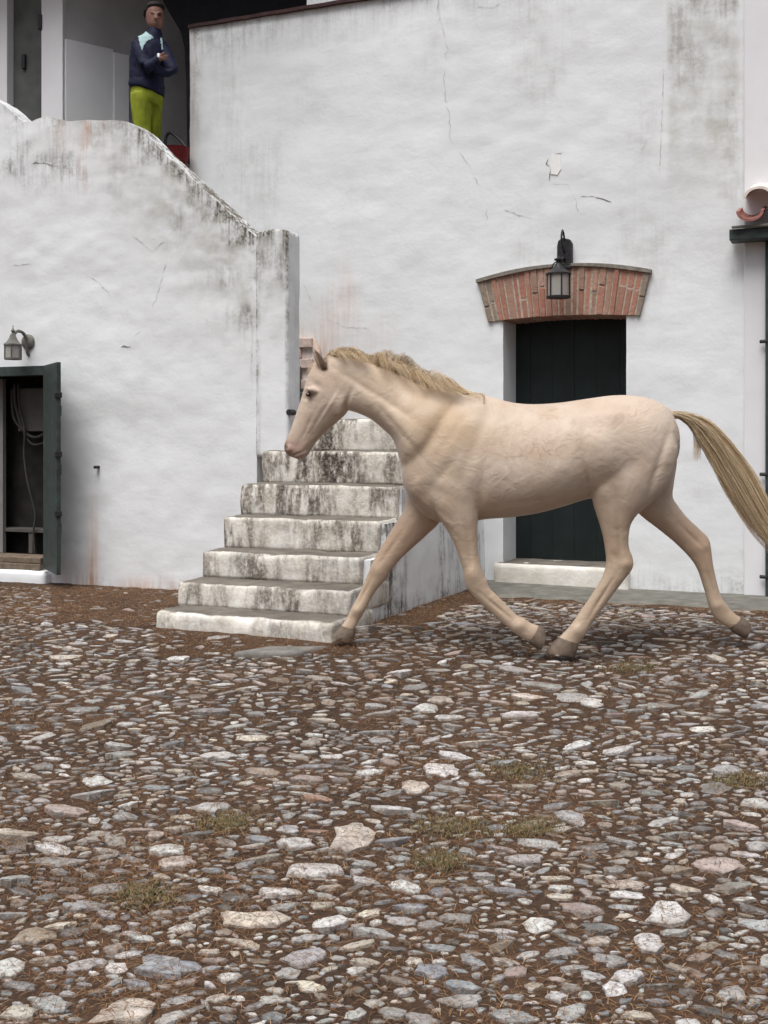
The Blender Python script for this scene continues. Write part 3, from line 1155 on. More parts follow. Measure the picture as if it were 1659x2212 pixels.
# ------------------------------------------------------------------ cobbles
PALS = {'w': (.62, .61, .59), 'c': (.60, .54, .46), 'g': (.38, .38, .375), 'b': (.265, .28, .295), 'p': (.47, .385, .35), 't': (.37, .31, .25), 'd': (.15, .145, .14), 'r': (.36, .22, .16)}
KEYS = list('wcgbptdr')
PROB = np.array([.27, .12, .25, .12, .08, .09, .06, .006])
PROB /= PROB.sum()
BIG = [(762, 1812, 52, 48, 'c'), (675, 1880, 70, 27, 'w'), (610, 1927, 55, 21, 'w'), (545, 1990, 92, 27, 'c'), (705, 1995, 46, 25, 'w'),
       (655, 2072, 60, 24, 'g'), (845, 1748, 48, 18, 'w'), (895, 1700, 37, 23, 'c'), (955, 1665, 45, 18, 'w'), (1555, 1873, 66, 28, 'p'),
       (1482, 1922, 41, 20, 'c'), (1445, 1975, 56, 37, 'w'), (1405, 2040, 38, 31, 'w'), (1350, 2112, 40, 22, 'w'), (1330, 2140, 36, 18, 'w'),
       (262, 2185, 92, 40, 'c'), (365, 2085, 78, 36, 'b'), (362, 1838, 48, 17, 'w'), (375, 1866, 50, 19, 'p'), (1635, 1737, 38, 17, 'w'),
       (145, 1750, 62, 25, 'p'), (40, 1800, 60, 24, 'c'), (865, 1452, 36, 13, 'w'), (1150, 1506, 48, 11, 'c'), (1235, 1510, 38, 13, 'g'),
       (1285, 1520, 40, 11, 'w'), (1125, 1545, 45, 11, 'w'), (1022, 1605, 38, 13, 'c'), (985, 1634, 52, 11, 'w'), (1330, 1622, 42, 13, 'w'),
       (1245, 1612, 40, 13, 'w'), (190, 1716, 62, 17, 'g'), (475, 1633, 40, 13, 'w'), (640, 1824, 46, 19, 'w'), (565, 1813, 40, 12, 'b'),
       (850, 1815, 42, 18, 'b'), (20, 2092, 38, 28, 'w'), (210, 1690, 40, 14, 'w'), (120, 1835, 40, 14, 'w'), (70, 2025, 50, 22, 't'),
       (1570, 1665, 40, 12, 'g'), (930, 2100, 44, 18, 'b'), (1160, 2000, 44, 20, 'w'), (985, 1985, 42, 16, 'g'), (880, 1920, 44, 14, 'w'),
       (1240, 1770, 40, 15, 'g'), (1000, 2130, 46, 18, 'b'), (1600, 1780, 46, 18, 'p'), (30, 1900, 40, 22, 'g'), (1580, 2150, 34, 24, 'g'),
       (110, 2170, 50, 22, 'g'), (40, 2190, 50, 18, 'c'), (1230, 2190, 44, 18, 'g'), (1380, 2195, 40, 14, 'c'), (780, 1360, 42, 9, 'w'), (1175, 1480, 55, 9, 'g')]

placed = []          # x, y, rx, ry, key, height
cell = {}
MOSS = [(1115, 1668, 75, 26), (490, 1778, 60, 20), (310, 1930, 75, 28), (980, 1790, 95, 24), (1150, 1790, 60, 18), (1600, 1690, 60, 18), (1370, 1440, 60, 12), (950, 1860, 60, 20)]


def zone(x, y):
    """0 where no stone may lie, otherwise share of stones kept"""
    x, y = np.asarray(x, float), np.asarray(y, float)
    a, s = to_wall(x, y)
    px, py = to_px(x, y, gbase(y))
    k = np.ones_like(x)
    n = fbm(np.stack([x * 2.2, y * 2.2, x * 0 + 6.6], -1), 3)
    k = np.where(n > .60, .45, k)
    edge = py + 60 * (n - .5)
    k = np.where((px < 420) & (edge < 1352), np.where(px < 110, .14, .012), k)
    k = np.where((px > 330) & (px < 780) & (edge < 1412), .06, k)
    k = np.where((a > -.02) & (a < .40 + .5 * (n - .5)) & (s < 2.3), .01, k)
    k = np.where((a > .3) & (s < 1.05 + .5 * (n - .5)), .10, k)
    k = np.where((a > 0) & (s < .84 * np.minimum(1, .25 + a * 2)), 0, k)
    k = np.where((a <= 0) & (a > -1.22) & (s < 2.90), 0, k)
    k = np.where((a <= -1.2) & (s < 1.40), 0, k)
    return k


def moss(px, py):
    m = np.zeros_like(px)
    for q in MOSS: m = np.maximum(m, np.exp(-(((px - q[0]) / q[2]) ** 2 + ((py - q[1]) / q[3]) ** 2)))
    return m


CS = .2


def fits(x, y, rx, ry, tol):
    i, j = int(x // CS), int(y // CS)
    for di in (-1, 0, 1):
        for dj in (-1, 0, 1):
            for (x2, y2, rx2, ry2) in cell.get((i + di, j + dj), ()):
                if ((x - x2) / (rx + rx2)) ** 2 + ((y - y2) / (ry + ry2)) ** 2 < tol: return False
    return True


def put(x, y, rx, ry, key, h=None):
    placed.append((x, y, rx, ry, key, h))
    cell.setdefault((int(x // CS), int(y // CS)), []).append((x, y, rx, ry))


for (px, py, hw, hh, key) in BIG:
    x, y = G(px, py)
    xa, _ = G(px + hw, py)
    _, ya = G(px, py - hh * .95)
    _, yb = G(px, py + hh * .95)
    put(x, (ya + yb) / 2, xa - x, (ya - yb) / 2, key, .026)
for (r0, r1, tries, tol) in ((.055, .078, 380, 1.1), (.040, .055, 1500, .95), (.026, .040, 15000, .84), (.017, .026, 34000, .80), (.010, .017, 40000, .82)):
    near = r0 < .011
    y_ = 2.35 + (2.8 * rng.random(tries) if near else 6.6 * rng.random(tries) ** .62)
    x_ = (rng.random(tries) - .5) * (.70 * y_ + .3)
    rr_ = rng.uniform(r0, r1, tries)
    ar = rng.uniform(.95, 2.6, tries) ** .5
    zr = rng.random(tries)
    zf = zone(x_, y_)
    pxv, pyv = to_px(x_, y_, gbase(y_))
    mo = moss(pxv, pyv)
    ok = (zf > 0) & (zr <= zf) & ~((mo > .4) & (zr > .12))
    for q in np.nonzero(ok)[0]:
        rx, ry = rr_[q] * ar[q], rr_[q] / ar[q]
        if fits(x_[q], y_[q], rx, ry, tol): put(float(x_[q]), float(y_[q]), rx, ry, None)
PD = np.array([(p[0], p[1], p[2], p[3]) for p in placed])
PZ = gz(PD[:, 0], PD[:, 1])
NS = len(placed)
keyi = rng.choice(len(KEYS), size=NS, p=PROB)
for i, p in enumerate(placed):
    if p[4]: keyi[i] = KEYS.index(p[4])
keyed = np.array([bool(p[4]) for p in placed])
PALA = np.array([PALS[k] for k in KEYS])
SC = PALA[keyi] * np.where(keyed, rng.uniform(1.0, 1.25, NS), rng.uniform(.55, 1.25, NS))[:, None] * (1 + rng.uniform(-.025, .025, (NS, 3)))
SH = (.05 + .16 * rng.random(NS)) * np.minimum(PD[:, 2], PD[:, 3]) + .003
for i, p in enumerate(placed):
    if p[5]: SH[i] = p[5] * rng.uniform(.25, .45)


def stone_batch(idx, n, prof, jit):
    """angular, flat-topped field stones: (N, rings * n + 1, 3)"""
    N = len(idx)
    x, y, rx, ry = (PD[idx, q][:, None] for q in range(4))
    ang = np.sort((np.arange(n)[None] + rng.uniform(-.42, .42, (N, n))) * 2 * math.pi / n, axis=1)
    rad = rng.uniform(1 - jit, 1.08, (N, n))
    ca, sa = np.cos(ang), np.sin(ang)
    p4 = rng.uniform(.0, .30, (N, 1))
    rad = rad * (1 - p4 + p4 / np.maximum(np.abs(ca), np.abs(sa)))
    rot = rng.normal(0, .34, (N, 1))
    cr, sr = np.cos(rot), np.sin(rot)
    tx, ty = rng.normal(0, .10, (N, 1)), rng.normal(-.04, .10, (N, 1))
    h, z0 = SH[idx][:, None], PZ[idx][:, None]
    rings = []
    for (k, zf) in prof:
        jr = k * rad * rng.uniform(.93, 1.07, (N, n))
        if zf > .8: jr = jr * rng.uniform(.85, 1.12, (N, n))
        ux, uy = jr * ca * rx, jr * sa * ry
        z = np.full((N, n), zf) if zf < 0 else zf * h * rng.uniform(.8, 1.15, (N, n)) + tx * ux + ty * uy
        rings.append(np.stack([x + ux * cr - uy * sr, y + ux * sr + uy * cr, z0 + z], -1))
    top = np.stack([x + 0 * x, y + 0 * y, z0 + h * rng.uniform(.92, 1.12, (N, 1))], -1)
    V = np.concatenate(rings + [top], 1)
    T = []
    m = len(prof)
    for k in range(m - 1):
        for q in range(n):
            q2 = (q + 1) % n
            a, b, c, d = k * n + q, k * n + q2, (k + 1) * n + q2, (k + 1) * n + q
            T += [(a, b, c), (a, c, d)]
    for q in range(n): T.append(((m - 1) * n + q, (m - 1) * n + (q + 1) % n, m * n))
    return V, np.array(T)


EARTH = np.array((.105, .066, .042))


def stone_cols(idx, n, rings, wts):
    """earth clings to the buried rim of every stone"""
    c = SC[idx][:, None, :] * rng.uniform(.86, 1.1, (len(idx), rings * n + 1, 1))
    w = np.concatenate([np.full(n, q) for q in wts] + [[0]])[None, :, None] * rng.uniform(.3, 1.15, (len(idx), rings * n + 1, 1))
    w = np.clip(w, 0, 1)
    return c * (1 - w) + EARTH * w


# the 300 that show largest are stones of their own
px_s, py_s = to_px(PD[:, 0], PD[:, 1], PZ)
vis = (px_s > -30) & (px_s < 1690) & (py_s < 2240)
order = np.argsort(-(vis * PD[:, 2] * PD[:, 3] / PD[:, 1] ** 3))
big_i, rest = order[:300], order[300:]
SV, ST = stone_batch(big_i, 14, ((1.03, -.05), (1.0, .28), (.93, .72), (.74, .95), (.40, 1.0)), .36)
SCC = stone_cols(big_i, 14, 5, (1, .65, .2, .06, 0))
for k, i in enumerate(big_i):
    o = mk_fast('cobblestone', SV[k], ST, M['stone'], ground, True, SCC[k])
    o.data.set_sharp_from_angle(angle=math.radians(34))
SV, ST = stone_batch(rest, 7, ((1.03, -.03), (.98, .42), (.76, .95)), .46)
nvs = SV.shape[1]
TT = (ST[None] + (np.arange(len(rest)) * nvs)[:, None, None]).reshape(-1, 3)
o = mk_fast('cobblestones', SV.reshape(-1, 3), TT, M['stone'], ground, True, stone_cols(rest, 7, 3, (1, .6, .08)).reshape(-1, 3))
o.data.set_sharp_from_angle(angle=math.radians(34))
tag(o, kind='stuff')
print('stones', NS)

# flat slab at the foot of the stairs
x, y = G(610, 1408)
v, f = rbox(-.17, .17, -.10, .10, -.05, .012, r=.01, seg=.03, amp=.006)
v = np.array(v)
v[:, 0] += v[:, 1] * .9
v += np.array([x, y, float(gz(x, y)) + .006])
o = mk('paving_slab', v, f, M['slab'], ground)
weld(o)

# ---- needles and grass
def blades(name, x, y, ln, wd, cols, mat, label, upz, cat, lift=.012):
    m = len(x)
    B = np.stack([x, y, gz(x, y)], -1)
    th = rng.uniform(0, 2 * math.pi, m)
    l = rng.uniform(ln[0], ln[1], m)
    up = rng.uniform(upz[0], upz[1], m)
    hz = np.sqrt(1 - np.minimum(np.abs(up), .98) ** 2)
    d = np.stack([np.cos(th) * hz, np.sin(th) * hz, up], -1)
    side = np.stack([-np.sin(th), np.cos(th), th * 0], -1) * wd
    base = B.copy()
    base[:, 2] += rng.uniform(.001, lift, m)
    mid = base + d * l[:, None] * .55
    mid[:, 2] += .004
    tip = base + d * l[:, None]
    tip[:, 2] -= .15 * l * up
    vv = np.stack([base - side, base + side, mid - side * .8, mid + side * .8, tip], 1).reshape(-1, 3)
    pat = np.array([(0, 1, 3), (0, 3, 2), (2, 3, 4)])
    T = (pat[None] + (np.arange(m) * 5)[:, None, None]).reshape(-1, 3)
    cc = np.array(cols)[rng.integers(len(cols), size=m)] * rng.uniform(.6, 1.25, (m, 1))
    o = mk_fast(name, vv, T, mat, col=np.repeat(cc, 5, 0))
    return tag(o, label, cat, kind='stuff')


m = 190000
y_ = 2.35 + 6.6 * rng.random(m) ** .85
x_ = (rng.random(m) - .5) * (.70 * y_ + .2)
zf = zone(x_, y_)
nn_ = fbm(np.stack([x_ * 1.9, y_ * 1.9, x_ * 0 + 4.4], -1), 3)
ok = (zf > 0) & (rng.random(m) < np.where(zf < .3, 1, .28 + 1.6 * np.clip(nn_ - .48, 0, 1)))
blades('pine_needles', x_[ok], y_[ok], (.02, .06), .0009, [(.23, .118, .055), (.28, .165, .085), (.15, .074, .036), (.35, .225, .125), (.20, .09, .042)],
       M['needle'], 'fallen brown pine needles strewn between the cobbles and along the stairs', (-.02, .16), 'pine needles', .018)
gx_, gy_ = [], []
for q in MOSS:
    for k in range(900):
        px, py = rng.normal(q[0], q[2] * .55), rng.normal(q[1], q[3] * .55)
        y = 1.35 * F / (py - HY)
        for _ in range(6): y = .5 * y + .5 * (CZ - float(gbase(y)) + .012) * F / (py - HY)
        gx_.append((px - CX) / F * y)
        gy_.append(y)
gx_, gy_ = np.array(gx_), np.array(gy_)
ok = zone(gx_, gy_) > .2
blades('grass', gx_[ok], gy_[ok], (.008, .024), .0011, [(.15, .14, .055), (.20, .165, .08), (.11, .105, .04), (.24, .185, .10), (.22, .15, .08)],
       M['blade'], 'thin olive grass tufts growing between the cobbles', (.15, .8), 'grass')

# ------------------------------------------------------------------ lanterns
def lantern(name, label, px, py, s_wall, reach, R, H, metal, hexa, kind):
    a0, z0 = L(px, py, s_wall + reach)
    X = C0[0] + a0 * UX + s_wall * NX
    Y = C0[1] + a0 * UY + s_wall * NY
    root = empty(name, (X, Y, z0), -TH)
    tag(root, label, 'lantern')
    y = -reach
    n = 6 if hexa else 20
    MB().lathe([(.012, H + .085), (.02, H + .075), (.028, H + .055), (R * .55, H + .035), (R * .9, H + .006), (R * 1.1, H - .002), (R * 1.1, H - .012), (R * .9, H - .012)], (0, y, 0), n).build('cap', metal, root, not hexa)
    MB().lathe([(R * 1.06, 0), (R * 1.06, .014), (R * .8, .016), (.02, -.002)], (0, y, 0), n).build('base', metal, root, not hexa)
    MB().lathe([(R * .92, .014), (R * .92, H - .012)], (0, y, 0), n, cap=False).build('glass', M['glass'], root, not hexa)
    for k in range(6):
        t = 2 * math.pi * k / 6
        bx_, by_ = R * .97 * math.cos(t), y + R * .97 * math.sin(t)
        MB().tube([(bx_, by_, .010), (bx_, by_, H - .008)], .006, 6).build('bar', metal, root)
    MB().lathe([(.012, .016), (.014, .05), (.03, .07), (.032, .095), (.02, .12), (.004, .128)], (0, y, 0), 12).build('bulb', M['bulb'], root, True)
    if kind == 'plate':
        zt = H + .085
        pla = [(-.052, zt - .03), (.052, zt - .03), (.058, zt + .0), (.058, zt + .17), (.04, zt + .20), (-.02, zt + .215), (-.05, zt + .19), (-.058, zt + .15), (-.058, zt)]
        MB().prism([(p[0], p[1]) for p in pla], -.045, .03).build('back_plate', metal, root, bevel=.006)
        loop = [(0, -.04, zt + .10), (0, -.10, zt + .13), (0, -.13, zt + .20), (0, -.10, zt + .26), (0, -.06, zt + .235), (0, -.04, zt + .19)]
        MB().tube(cz_curve(loop, 6), .008).build('scroll', metal, root, True)
        arm = [(0, -.02, zt + .045), (0, -.08, zt + .05), (0, -.14, zt + .03), (0, y, zt + .03), (0, y, zt - .02)]
        MB().tube(cz_curve(arm, 6), [.012] * (len(arm) * 6 - 5)).build('arm', metal, root, True)
        MB().lathe([(.006, 0), (.032, .008), (.034, .018), (.008, .026)], (0, y, zt + .005), 12).build('collar', metal, root, True)
        ring = [(R * .62 * math.cos(q), y, H + .03 + .06 * math.sin(q)) for q in np.linspace(0, math.pi, 13)]
        MB().tube(ring, .005, 6).build('handle', metal, root, True)
    else:
        MB().lathe([(.004, H + .08), (.012, H + .095), (.016, H + .105), (.004, H + .125), (.003, H + .15)], (0, y, 0), 10).build('finial', metal, root, True)
        sc = [(0, y + .01, H + .075), (0, y + .05, H + .105), (0, y + .11, H + .10), (0, y + .15, H + .06), (0, -.03, H - .01), (0, -.012, H - .07), (0, .02, H - .08)]
        MB().tube(cz_curve(sc, 6), .013).build('arm', metal, root, True)
        mb = MB().lathe([(.002, 0), (.062, 0), (.062, .02), (.05, .03), (.002, .034)], (0, 0, 0), 18)
        mb.v = [(x, -z, H + .03 + yv) for x, yv, z in mb.v]
        mb.build('back_plate', metal, root, True)
    return root


lantern('wall_lantern', 'dark round iron wall lantern hanging before the brick arch', 1206.5, 644, 0, .22, .088, .19, M['iron'], False, 'plate')
lantern('wall_lantern', 'small pale hexagonal wall lantern above the open cupboard', 28, 777, 1.35, .19, .068, .125, M['zinc'], True, 'scroll')

# ------------------------------------------------------------------ lofted figures
def ring(A, B, w, Y, n=22, taper=0.0, e=2.0, tw=0.0):
    """ellipse whose one diameter runs A-B in the picture plane at depth Y, half-width w across"""
    a, b = np.array(P(A[0], A[1], Y)), np.array(P(B[0], B[1], Y))
    c, h = (a + b) / 2, (a - b) / 2
    out = []
    for k in range(n):
        t = 2 * math.pi * k / n
        ct, st_ = math.cos(t), math.sin(t)
        cc = math.copysign(abs(ct) ** (2 / e), ct)
        ss = math.copysign(abs(st_) ** (2 / e), st_)
        ww = w * (1 - taper * cc)
        out.append(c + h * cc + np.array([0, ww * ss, 0]))
    return out


def loft(mb, secs, n=22, sub=3):
    """secs: (Ax, Ay, Bx, By, w, Y[, taper[, e]]) smoothed with a spline along the limb"""
    s = [tuple(q) + (0.0,) * (7 - len(q)) if len(q) < 7 else tuple(q) for q in secs]
    s = [q + (2.0,) if len(q) < 8 else q for q in s]
    s = cz_curve(s, sub)
    rings = [ring((q[0], q[1]), (q[2], q[3]), max(q[4], .002), q[5], n, q[6], max(1.6, q[7])) for q in s]
    v, f = [], []
    for r in rings: v += [tuple(p) for p in r]
    m = len(rings)
    for i in range(m - 1):
        for k in range(n):
            f.append((i * n + k, i * n + (k + 1) % n, (i + 1) * n + (k + 1) % n, (i + 1) * n + k))
    f.append(tuple(reversed(range(n))))
    f.append(tuple(range((m - 1) * n, m * n)))
    mb.add(v, f)


def fuse(name, mb, voxel, it, fac=.5):
    """union of overlapping volumes as one smooth skin"""
    me = bpy.data.meshes.new(name)
    me.from_pydata(mb.v, [], mb.f)
    bm = bmesh.new(); bm.from_mesh(me); bmesh.ops.recalc_face_normals(bm, faces=bm.faces); bm.to_mesh(me); bm.free()
    o = bpy.data.objects.new(name + '_tmp', me)
    COL.objects.link(o)
    r = o.modifiers.new('r', 'REMESH'); r.mode = 'VOXEL'; r.voxel_size = voxel
    s = o.modifiers.new('s', 'SMOOTH'); s.factor = fac; s.iterations = it
    dg = bpy.context.evaluated_depsgraph_get()
    out = bpy.data.meshes.new_from_object(o.evaluated_get(dg))
    bpy.data.objects.remove(o)
    bpy.data.meshes.remove(me)
    out.name = name
    out.shade_smooth()
    return out


YH = 6.42
YN, YF = YH - .125, YH + .125       # near and far legs
hb = MB()
# trunk
loft(hb, [(866, 1008, 870, 1046, .06, YH), (880, 968, 888, 1084, .13, YH), (915, 918, 925, 1118, .175, YH), (965, 872, 965, 1130, .205, YH), (1020, 850, 1018, 1126, .215, YH, .12),
          (1060, 857, 1055, 1121, .235, YH, .16), (1110, 870, 1105, 1117, .26, YH, .16), (1160, 873, 1158, 1109, .275, YH, .15), (1215, 869, 1212, 1095, .275, YH, .12),
          (1270, 861, 1265, 1079, .262, YH, .08), (1325, 854, 1318, 1070, .25, YH, .04), (1375, 855, 1370, 1068, .235, YH, .04), (1415, 865, 1412, 1052, .20, YH),
          (1443, 884, 1446, 1022, .145, YH), (1460, 915, 1463, 985, .08, YH)], 96, 5)
# neck
loft(hb, [(1035, 865, 885, 1050, .07, YH, .2), (985, 845, 866, 1005, .165, YH, .40), (925, 836, 850, 952, .138, YH, .45), (880, 817, 825, 925, .098, YH, .42), (838, 798, 800, 905, .086, YH, .38),
          (795, 783, 774, 893, .078, YH, .30), (750, 772, 752, 886, .072, YH, .20), (712, 768, 728, 878, .066, YH, .10), (690, 780, 708, 868, .055, YH)], 64, 5)
# head: along the face from poll to lips
loft(hb, [(682, 780, 742, 830, .055, YH), (668, 802, 752, 866, .078, YH), (657, 838, 750, 890, .082, YH), (647, 872, 733, 908, .074, YH, -.05), (636, 905, 706, 931, .060, YH), (626, 932, 684, 954, .050, YH),
          (618, 950, 672, 972, .047, YH), (614, 962, 666, 983, .048, YH), (615, 974, 657, 990, .042, YH), (622, 984, 646, 993, .026, YH)], 48, 5)
# nostril rims and lower lip
for sg in (-1, 1):
    loft(hb, [(616, 960, 626, 962, .008, YH + sg * .042), (614, 968, 630, 970, .014, YH + sg * .043), (617, 978, 630, 978, .008, YH + sg * .04)], 12)
    # brow and cheek
    loft(hb, [(660, 838, 668, 850, .012, YH + sg * .074), (667, 834, 678, 851, .018, YH + sg * .076), (680, 838, 688, 848, .010, YH + sg * .074)], 12)
    loft(hb, [(704, 846, 738, 846, .006, YH + sg * .060), (690, 866, 747, 870, .018, YH + sg * .061), (692, 888, 736, 898, .006, YH + sg * .056)], 20)
# near foreleg (folded back)
loft(hb, [(940, 970, 1000, 955, .02, YH - .09), (925, 1010, 1015, 1000, .055, YH - .118), (920, 1050, 1030, 1042, .082, YH - .128), (935, 1090, 1036, 1085, .080, YN), (952, 1125, 1033, 1118, .066, YN), (968, 1150, 1031, 1146, .055, YN), (982, 1178, 1032, 1175, .046, YN),
          (993, 1208, 1035, 1206, .040, YN), (1000, 1232, 1041, 1228, .040, YN), (1003, 1252, 1047, 1246, .040, YN), (1009, 1270, 1052, 1254, .036, YN), (1024, 1290, 1058, 1270, .030, YN),
          (1047, 1312, 1076, 1288, .027, YN), (1074, 1336, 1099, 1311, .027, YN), (1094, 1353, 1118, 1329, .030, YN), (1108, 1365, 1133, 1336, .033, YN), (1124, 1376, 1146, 1345, .031, YN),
          (1138, 1384, 1160, 1350, .032, YN), (1146, 1388, 1166, 1353, .030, YN)], 40, 5)
# far foreleg (reaching forward)
loft(hb, [(870, 1020, 960, 1035, .06, YF), (878, 1070, 962, 1095, .068, YF), (873, 1098, 950, 1128, .06, YF), (858, 1124, 925, 1153, .052, YF), (838, 1156, 893, 1182, .044, YF), (818, 1190, 863, 1210, .038, YF),
          (803, 1218, 843, 1235, .037, YF), (794, 1240, 832, 1254, .034, YF), (785, 1262, 816, 1272, .029, YF), (776, 1282, 803, 1291, .026, YF), (764, 1304, 792, 1312, .030, YF),
          (757, 1318, 785, 1327, .031, YF), (750, 1333, 776, 1341, .027, YF), (741, 1347, 768, 1356, .030, YF), (736, 1354, 765, 1362, .030, YF)], 40, 5)
# near hind leg
loft(hb, [(1300, 925, 1440, 905, .07, YH - .12), (1290, 985, 1463, 965, .10, YH - .13), (1280, 1035, 1455, 1020, .105, YN), (1277, 1062, 1436, 1055, .095, YN), (1281, 1088, 1408, 1085, .08, YN), (1288, 1110, 1380, 1108, .066, YN),
          (1296, 1135, 1363, 1132, .054, YN), (1303, 1162, 1358, 1160, .044, YN), (1307, 1188, 1359, 1184, .039, YN), (1309, 1208, 1366, 1202, .038, YN), (1307, 1226, 1367, 1226, .038, YN), (1300, 1248, 1349, 1252, .035, YN),
          (1287, 1270, 1329, 1278, .031, YN), (1270, 1296, 1308, 1306, .028, YN), (1252, 1322, 1289, 1332, .028, YN), (1237, 1344, 1274, 1354, .031, YN), (1226, 1358, 1264, 1372, .034, YN),
          (1214, 1370, 1253, 1386, .031, YN), (1205, 1380, 1247, 1394, .032, YN)], 40, 5)
# far hind leg (pushing off behind)
loft(hb, [(1330, 960, 1445, 930, .06, YF), (1340, 1020, 1462, 985, .085, YF), (1352, 1066, 1456, 1040, .08, YF), (1366, 1094, 1453, 1072, .07, YF), (1388, 1117, 1464, 1092, .06, YF), (1422, 1143, 1485, 1118, .05, YF),
          (1455, 1170, 1510, 1142, .042, YF), (1480, 1194, 1530, 1162, .039, YF), (1497, 1214, 1536, 1186, .038, YF), (1508, 1234, 1540, 1218, .035, YF), (1516, 1258, 1547, 1250, .030, YF),
          (1524, 1284, 1554, 1277, .029, YF), (1530, 1306, 1562, 1296, .032, YF), (1536, 1324, 1570, 1306, .034, YF), (1550, 1342, 1578, 1317, .030, YF), (1566, 1352, 1591, 1328, .030, YF), (1577, 1358, 1602, 1335, .030, YF)], 40, 5)
# dock of the tail
loft(hb, [(1425, 872, 1438, 905, .035, YH), (1448, 884, 1455, 905, .026, YH), (1468, 890, 1470, 906, .021, YH), (1490, 898, 1488, 912, .017, YH), (1508, 910, 1502, 920, .012, YH)], 12)
# ears
for (tip, b0, b1, yy, ty) in (((675, 751), (690, 800), (712, 794), YH - .045, -.02), ((677, 726), (680, 784), (700, 778), YH + .045, .02)):
    e0, e1 = b0, b1
    secs = []
    for t, wd, sw in ((0, .72, .022), (.25, 1.0, .025), (.5, .95, .022), (.75, .6, .014), (.93, .25, .007), (1, .08, .003)):
        cx_ = (e0[0] + e1[0]) / 2 * (1 - t) + tip[0] * t
        cy_ = (e0[1] + e1[1]) / 2 * (1 - t) + tip[1] * t
        hw = 10.5 * wd
        secs.append((cx_ - hw * .80, cy_ + hw * .42, cx_ + hw * .80, cy_ - hw * .42, sw, yy + ty * t))
    loft(hb, secs, 14, 4)
body_me = fuse('body', hb, .0060, 5, .5)
nvh = len(body_me.vertices)
ed = np.empty(len(body_me.edges) * 2, np.int32)
body_me.edges.foreach_get('vertices', ed)
ed = ed.reshape(-1, 2)
q = np.empty(nvh * 3, np.float32)
body_me.vertices.foreach_get('co', q)
q = q.reshape(-1, 3).astype(float)
qx, qy = CX + F * q[:, 0] / q[:, 1], HY - F * (q[:, 2] - CZ) / q[:, 1]
wgt = sm(qx, 790, 880) * sm(-qx, -1110, -1040) * sm(-qy, -1135, -1085) * sm(qy, 858, 885)          # neck base and shoulder
wgt = np.maximum(wgt, .75 * sm(qx, 1200, 1260) * sm(-qx, -1470, -1420) * sm(-qy, -1110, -1050) * sm(qy, 870, 900))   # flank and thigh
wgt = np.maximum(wgt, .5 * sm(qx, 690, 730) * sm(-qx, -800, -770) * sm(qy, 800, 815) * sm(-qy, -888, -876))
deg = np.bincount(ed.ravel(), minlength=nvh)[:, None]
for it in range(90):
    acc = np.zeros_like(q)
    for k in range(3):
        acc[:, k] = np.bincount(ed[:, 0], q[ed[:, 1], k], nvh) + np.bincount(ed[:, 1], q[ed[:, 0], k], nvh)
    lap = acc / deg - q
    # relax across the flank only: outline in the picture plane is kept
    q += lap * (wgt * .6)[:, None] * np.array([.12, 1.0, .12])
body_me.vertices.foreach_set('co', q.astype(np.float32).ravel())
body_me.update()
co = np.empty(nvh * 3, np.float32)
body_me.vertices.foreach_get('co', co)
co = co.reshape(-1, 3).astype(float)
no = np.empty(nvh * 3, np.float32)
body_me.vertices.foreach_get('normal', no)
no = no.reshape(-1, 3).astype(float)
lat = np.abs(co[:, 1] - YH)
px_ = CX + F * co[:, 0] / (YH - np.minimum(lat, .2) * .0 + (co[:, 1] - YH))
py_ = HY - F * (co[:, 2] - CZ) / co[:, 1]
side = np.clip(np.abs(no[:, 1]) * 1.6 - .2, 0, 1)
